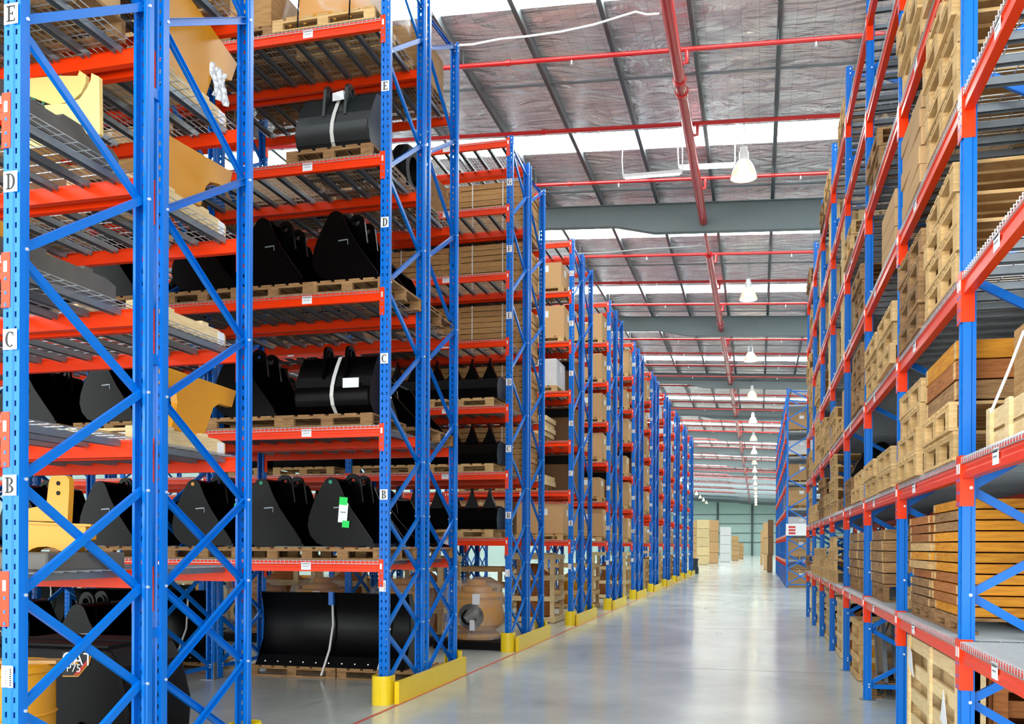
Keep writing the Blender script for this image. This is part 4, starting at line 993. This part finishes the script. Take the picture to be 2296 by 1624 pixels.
# other bays
def goods_bay(j):
    r = random.Random(j*17+3)
    for k in range(7):
        for u in (.25, .74):
            q = r.random()
            if k == 6 and q > .35: continue
            if k in (5,) and q > .45: continue
            if k == 0 and j == 2: continue
            if k == 1 and j == 3 and u < .5: continue
            if (j, k) in ((3, 3), (3, 4), (4, 3), (4, 4), (4, 5), (5, 4), (5, 5)): continue
            nmax = 5 if k < 6 else 3
            if q < .62: pallet_stack(j, u, k, r.randint(2, nmax), p=PS if r.random() < .7 else PSO)
            elif q < .8:
                put(PS, 'pallet under a box on the %s right shelf, %s, %s end' % (lvn[k], bayname(j), 'near' if u < .5 else 'far'), (XRc-.04, bayY(j, u), lvl(k)), PI/2)
                put(BX1 if r.random() < .6 else BX2, 'cardboard box on the %s right shelf, %s, %s end' % (lvn[k], bayname(j), 'near' if u < .5 else 'far'), (XRc-.04, bayY(j, u), lvl(k)+.17), r.uniform(-.05, .05))
for j in range(2, 7): goods_bay(j)
# bay 1
put(PSO, 'old pallet on the floor under the leaning black panels', (XRc+.08, bayY(2, .25), .002), PI/2)
put(CR2, 'timber crate on the floor under the right rack, fourth bay', (XRc+.05, bayY(2, .78), .002), 0, sc=(.9, .9, .62))
for j in (3, 4, 5, 6):
    put(PSO, 'old pallet on the floor under the right rack, ' + bayname(j), (XRc+.08, bayY(j, .27), .002), PI/2)
    put(BK_P if j % 2 else BK_S, 'black bucket on the floor under the right rack, ' + bayname(j), (XRc-.35, bayY(j, .27)-.45, .17), 0, sc=(.9, .9, .85))
    put(CR, 'timber crate on the floor under the right rack, ' + bayname(j), (XRc, bayY(j, .76), .002), 0, sc=(.85, .85, .6))
for i in range(3):
    t = thing('leaning_panel', 'black framed panel leaning under the right rack, %s' % ('front one', 'middle one', 'rear one')[i], 'panel', (XR+.22+i*.13, bayY(2, .02+.12*i), .17), rot=(-.42, 0, 0))
    m = MB(); m.box(0, .02, 0, .62, .03, .72); obj('sheet', m.mesh('sheet', 'black'), t)
    m = MB(); m.box(-.01, .03, -.02, 0, 0, .75); m.box(-.01, .03, .62, .64, 0, .75); m.box(-.01, .03, 0, .62, 0, .03); m.box(-.01, .03, 0, .62, .72, .75); obj('frame', m.mesh('frame', 'galv'), t)
flatcrate_stack('small pine crate on the lowest right shelf, third bay, %s', XRc-.05, bayY(1, .25), lvl(0), 2, .7, .6, .12, 'pine', 'small pine crates')
put(BK_S, 'big black machine bucket on the second right shelf', (XRc-.45, bayY(3, .05), lvl(1)+.17), 0, sc=(1.15, 1, .95)); put(PSO, 'pallet under the big black bucket on the right rack', (XRc, bayY(3, .27), lvl(1)), PI/2)
pallet_stack(1, .74, 1, 2, p=PS)
pallet_stack(1, .25, 2, 3, p=PS); pallet_stack(1, .74, 2, 3, p=PS)
pallet_stack(1, .25, 1, 2, p=PS)
for i in range(3): put(BX2, 'flat brown box on the fourth right shelf, third bay, %s' % ('bottom one', 'middle one', 'topmost')[i], (XRc-.1, bayY(1, .3), lvl(3)+i*.16), 0, 'flat boxes in the third bay', sc=(1, 1, .31))
pallet_stack(1, .7, 4, 2, p=PSO)
# long dark timber on lowest shelf, bays 2-3, leaning timber higher up
for j in (2, 3, 4):
    pass
for j in (3, 4):
    for i in range(6):
        m = MB(); m.box(-.02, .02, -.06, .06, 0, 1.9); k = 4
        tag(obj('timber_board', m.mesh('timber_board', 'palewood'), None, (XR+.12+.05*i, bayY(j, .2+.12*i), lvl(k)), rot=(.12, .03, 0)), 'long pale board standing on the fifth right shelf, %s, %s from the near side' % (bayname(j), ORD[i+1]), 'board', 'standing boards on the right rack') if False else None
PE = proto(pallet_proto('pallet', 'palewood', .98, 1.0, .14, 7))
for j, ks in ((3, (3, 4)), (4, (3, 4, 5)), (5, (4, 5))):
    for k in ks:
        for i in range(5): put(PE, 'pale pallet stood on edge, right rack, %s shelf, %s, %s from the near side' % (lvn[k], bayname(j), ORD[i+1]), (XR+.52, bayY(j, .12+.085*i), lvl(k)+.47), 0, 'pallets on edge', rot=(PI/2-.06, 0, 0), sc=(1, .84, 1))
for j, u in ((2, .25), (2, .74), (1, .78)):
    put(PSO, 'pallet under flat brown crates on the lowest right shelf, %s, %s one' % (bayname(j), 'near' if u < .5 else 'far'), (XRc+.05, bayY(j, u), lvl(0)), PI/2)
    flatcrate_stack('flat brown crate on the lowest right shelf, ' + bayname(j) + (', near' if u < .5 else ', far') + ' stack, %s', XRc+.03, bayY(j, u), lvl(0)+.17, 5, 1.02, 1.0, .1, 'oldwood', 'flat brown crates on the lowest shelf', .015)
for k in (0, 1):
    for j in (2, 4): plank_stack('strapped bundle of dark boards behind the right rack, %s shelf, %s' % (lvn[k], bayname(j)), XR+D+GAP+.05, XR+2*D+GAP-.05, bayY(j, .1), bayY(j, .9), lvl(k), 6, .11, 'board bundles behind', 'oldwood')
# behind rack: loads so one does not see through
for j in range(-1, 7):
    for k in range(0, 7):
        if (j, k) in ((2, 0), (4, 0), (2, 1), (4, 1)): continue
        r = random.Random(j*31+k)
        if r.random() < .45: continue
        x = XR+D+GAP+D/2
        put(r.choice([BX1, BX3]), 'box on the %s shelf behind the right rack, %s' % (lvn[k], bayname(j)), (x, bayY(j, .5), lvl(k)), r.uniform(-.04, .04))
# ------------------------------------------------------------------ far block on the right
for j in range(0, 9):
    for k in range(0, 6):
        r = random.Random(j*13+k*5)
        if r.random() < .3: continue
        y = YB+.1+PR*(j+.5)-.0-PR*0
        c = 'far right block, %s bay, %s shelf' % (ORD[j+1], lvn[k])
        if j < 1: put(PS, 'pallet in the '+c, (XRc, YB+PR*j+1.2, lvl(k)), PI/2)
        put(r.choice([BX1, BX3, BXW]), 'box in the '+c, (XRc, YB+PR*j+1.2, lvl(k)+(.17 if j < 1 else 0)), r.uniform(-.04, .04))
    put(BX3, 'box on the floor of the far right block, %s bay' % ORD[j+1], (XRc, YB+PR*j+1.2, .002))
sg = thing('aisle_sign', 'white notice with red print on the end of the far right rack', 'sign', (XR+.28, YB-.16, 2.05))
m = MB(); m.box(-.3, .62, -.01, 0, 0, .46); obj('panel', m.mesh('panel', 'white'), sg)
m = MB()
for z in (.05, .17, .29): m.box(-.2, .06, -.013, -.01, z, z+.08)
obj('red_print', m.mesh('red_print', 'redink'), sg)
# ------------------------------------------------------------------ stacks on the floor near the far end
def far_stack(px0, px1, ytop, ybase, n, mat, lab, depth=1.1, sideways=False):
    p = at(px0, ybase, Z=0); q = at(px1, ybase, Y=p.y); top = at(px0, ytop, Y=p.y)
    h = top.z/n; wd = q.x-p.x
    m = MB(); m.box(0, wd, 0, depth, 0, h-.03); m.box(wd*.05, wd*.95, .02, depth, -.03, 0, 1); me = m.mesh('stacked_box', [mat, 'ink'])
    for i in range(n): tag(obj('stacked_box', me, None, (p.x+random.uniform(-.03, .03), p.y, .03+i*h)), lab+(', bottom one' if i == 0 else (', topmost' if i == n-1 else ', %s up' % ORD[i+1])), 'box', 'boxes stacked on the floor at the far end')
far_stack(1545, 1561, 1168, 1270, 6, 'card', 'pale box stack beside the last left rack row')
far_stack(1561, 1588, 1166, 1267, 5, 'palewood', 'pale box stack, second from the left at the far end')
far_stack(1589, 1610, 1167, 1264, 4, 'card', 'tan box stack, third from the left at the far end')
far_stack(1614, 1638, 1182, 1261, 4, 'whitefilm', 'white wrapped box stack at the far end')
far_stack(1640, 1655, 1202, 1258, 5, 'card', 'low tan box stack near the far wall')
far_stack(1656, 1667, 1218, 1254, 4, 'card', 'last low tan box stack before the far wall')
far_stack(1711, 1722, 1172, 1278, 3, 'card', 'tall tan box stack right of the aisle, left one')
far_stack(1721, 1733, 1166, 1284, 3, 'darkcard', 'tall brown box stack beside the far right rack')
far_stack(1705, 1711, 1190, 1266, 3, 'card', 'small tan box stack right of the far aisle')
t = thing('waste_bin', 'dark teal bin standing at the aisle edge past the left racks', 'bin', tuple(at(1559, 1287, Z=0)))
m = MB(); m.lathe([(0, 0), (.19, 0), (.2, .3), (.14, .5), (.16, .8), (.2, .85), (.2, .9), (0, .9)], n=16); obj('body', m.mesh('body', 'binblue', True), t)
# remove the prototypes themselves
def wipe(o):
    for c in list(o.children): wipe(c)
    bpy.data.objects.remove(o)
for p in protos:
    try: wipe(p)
    except ReferenceError: pass
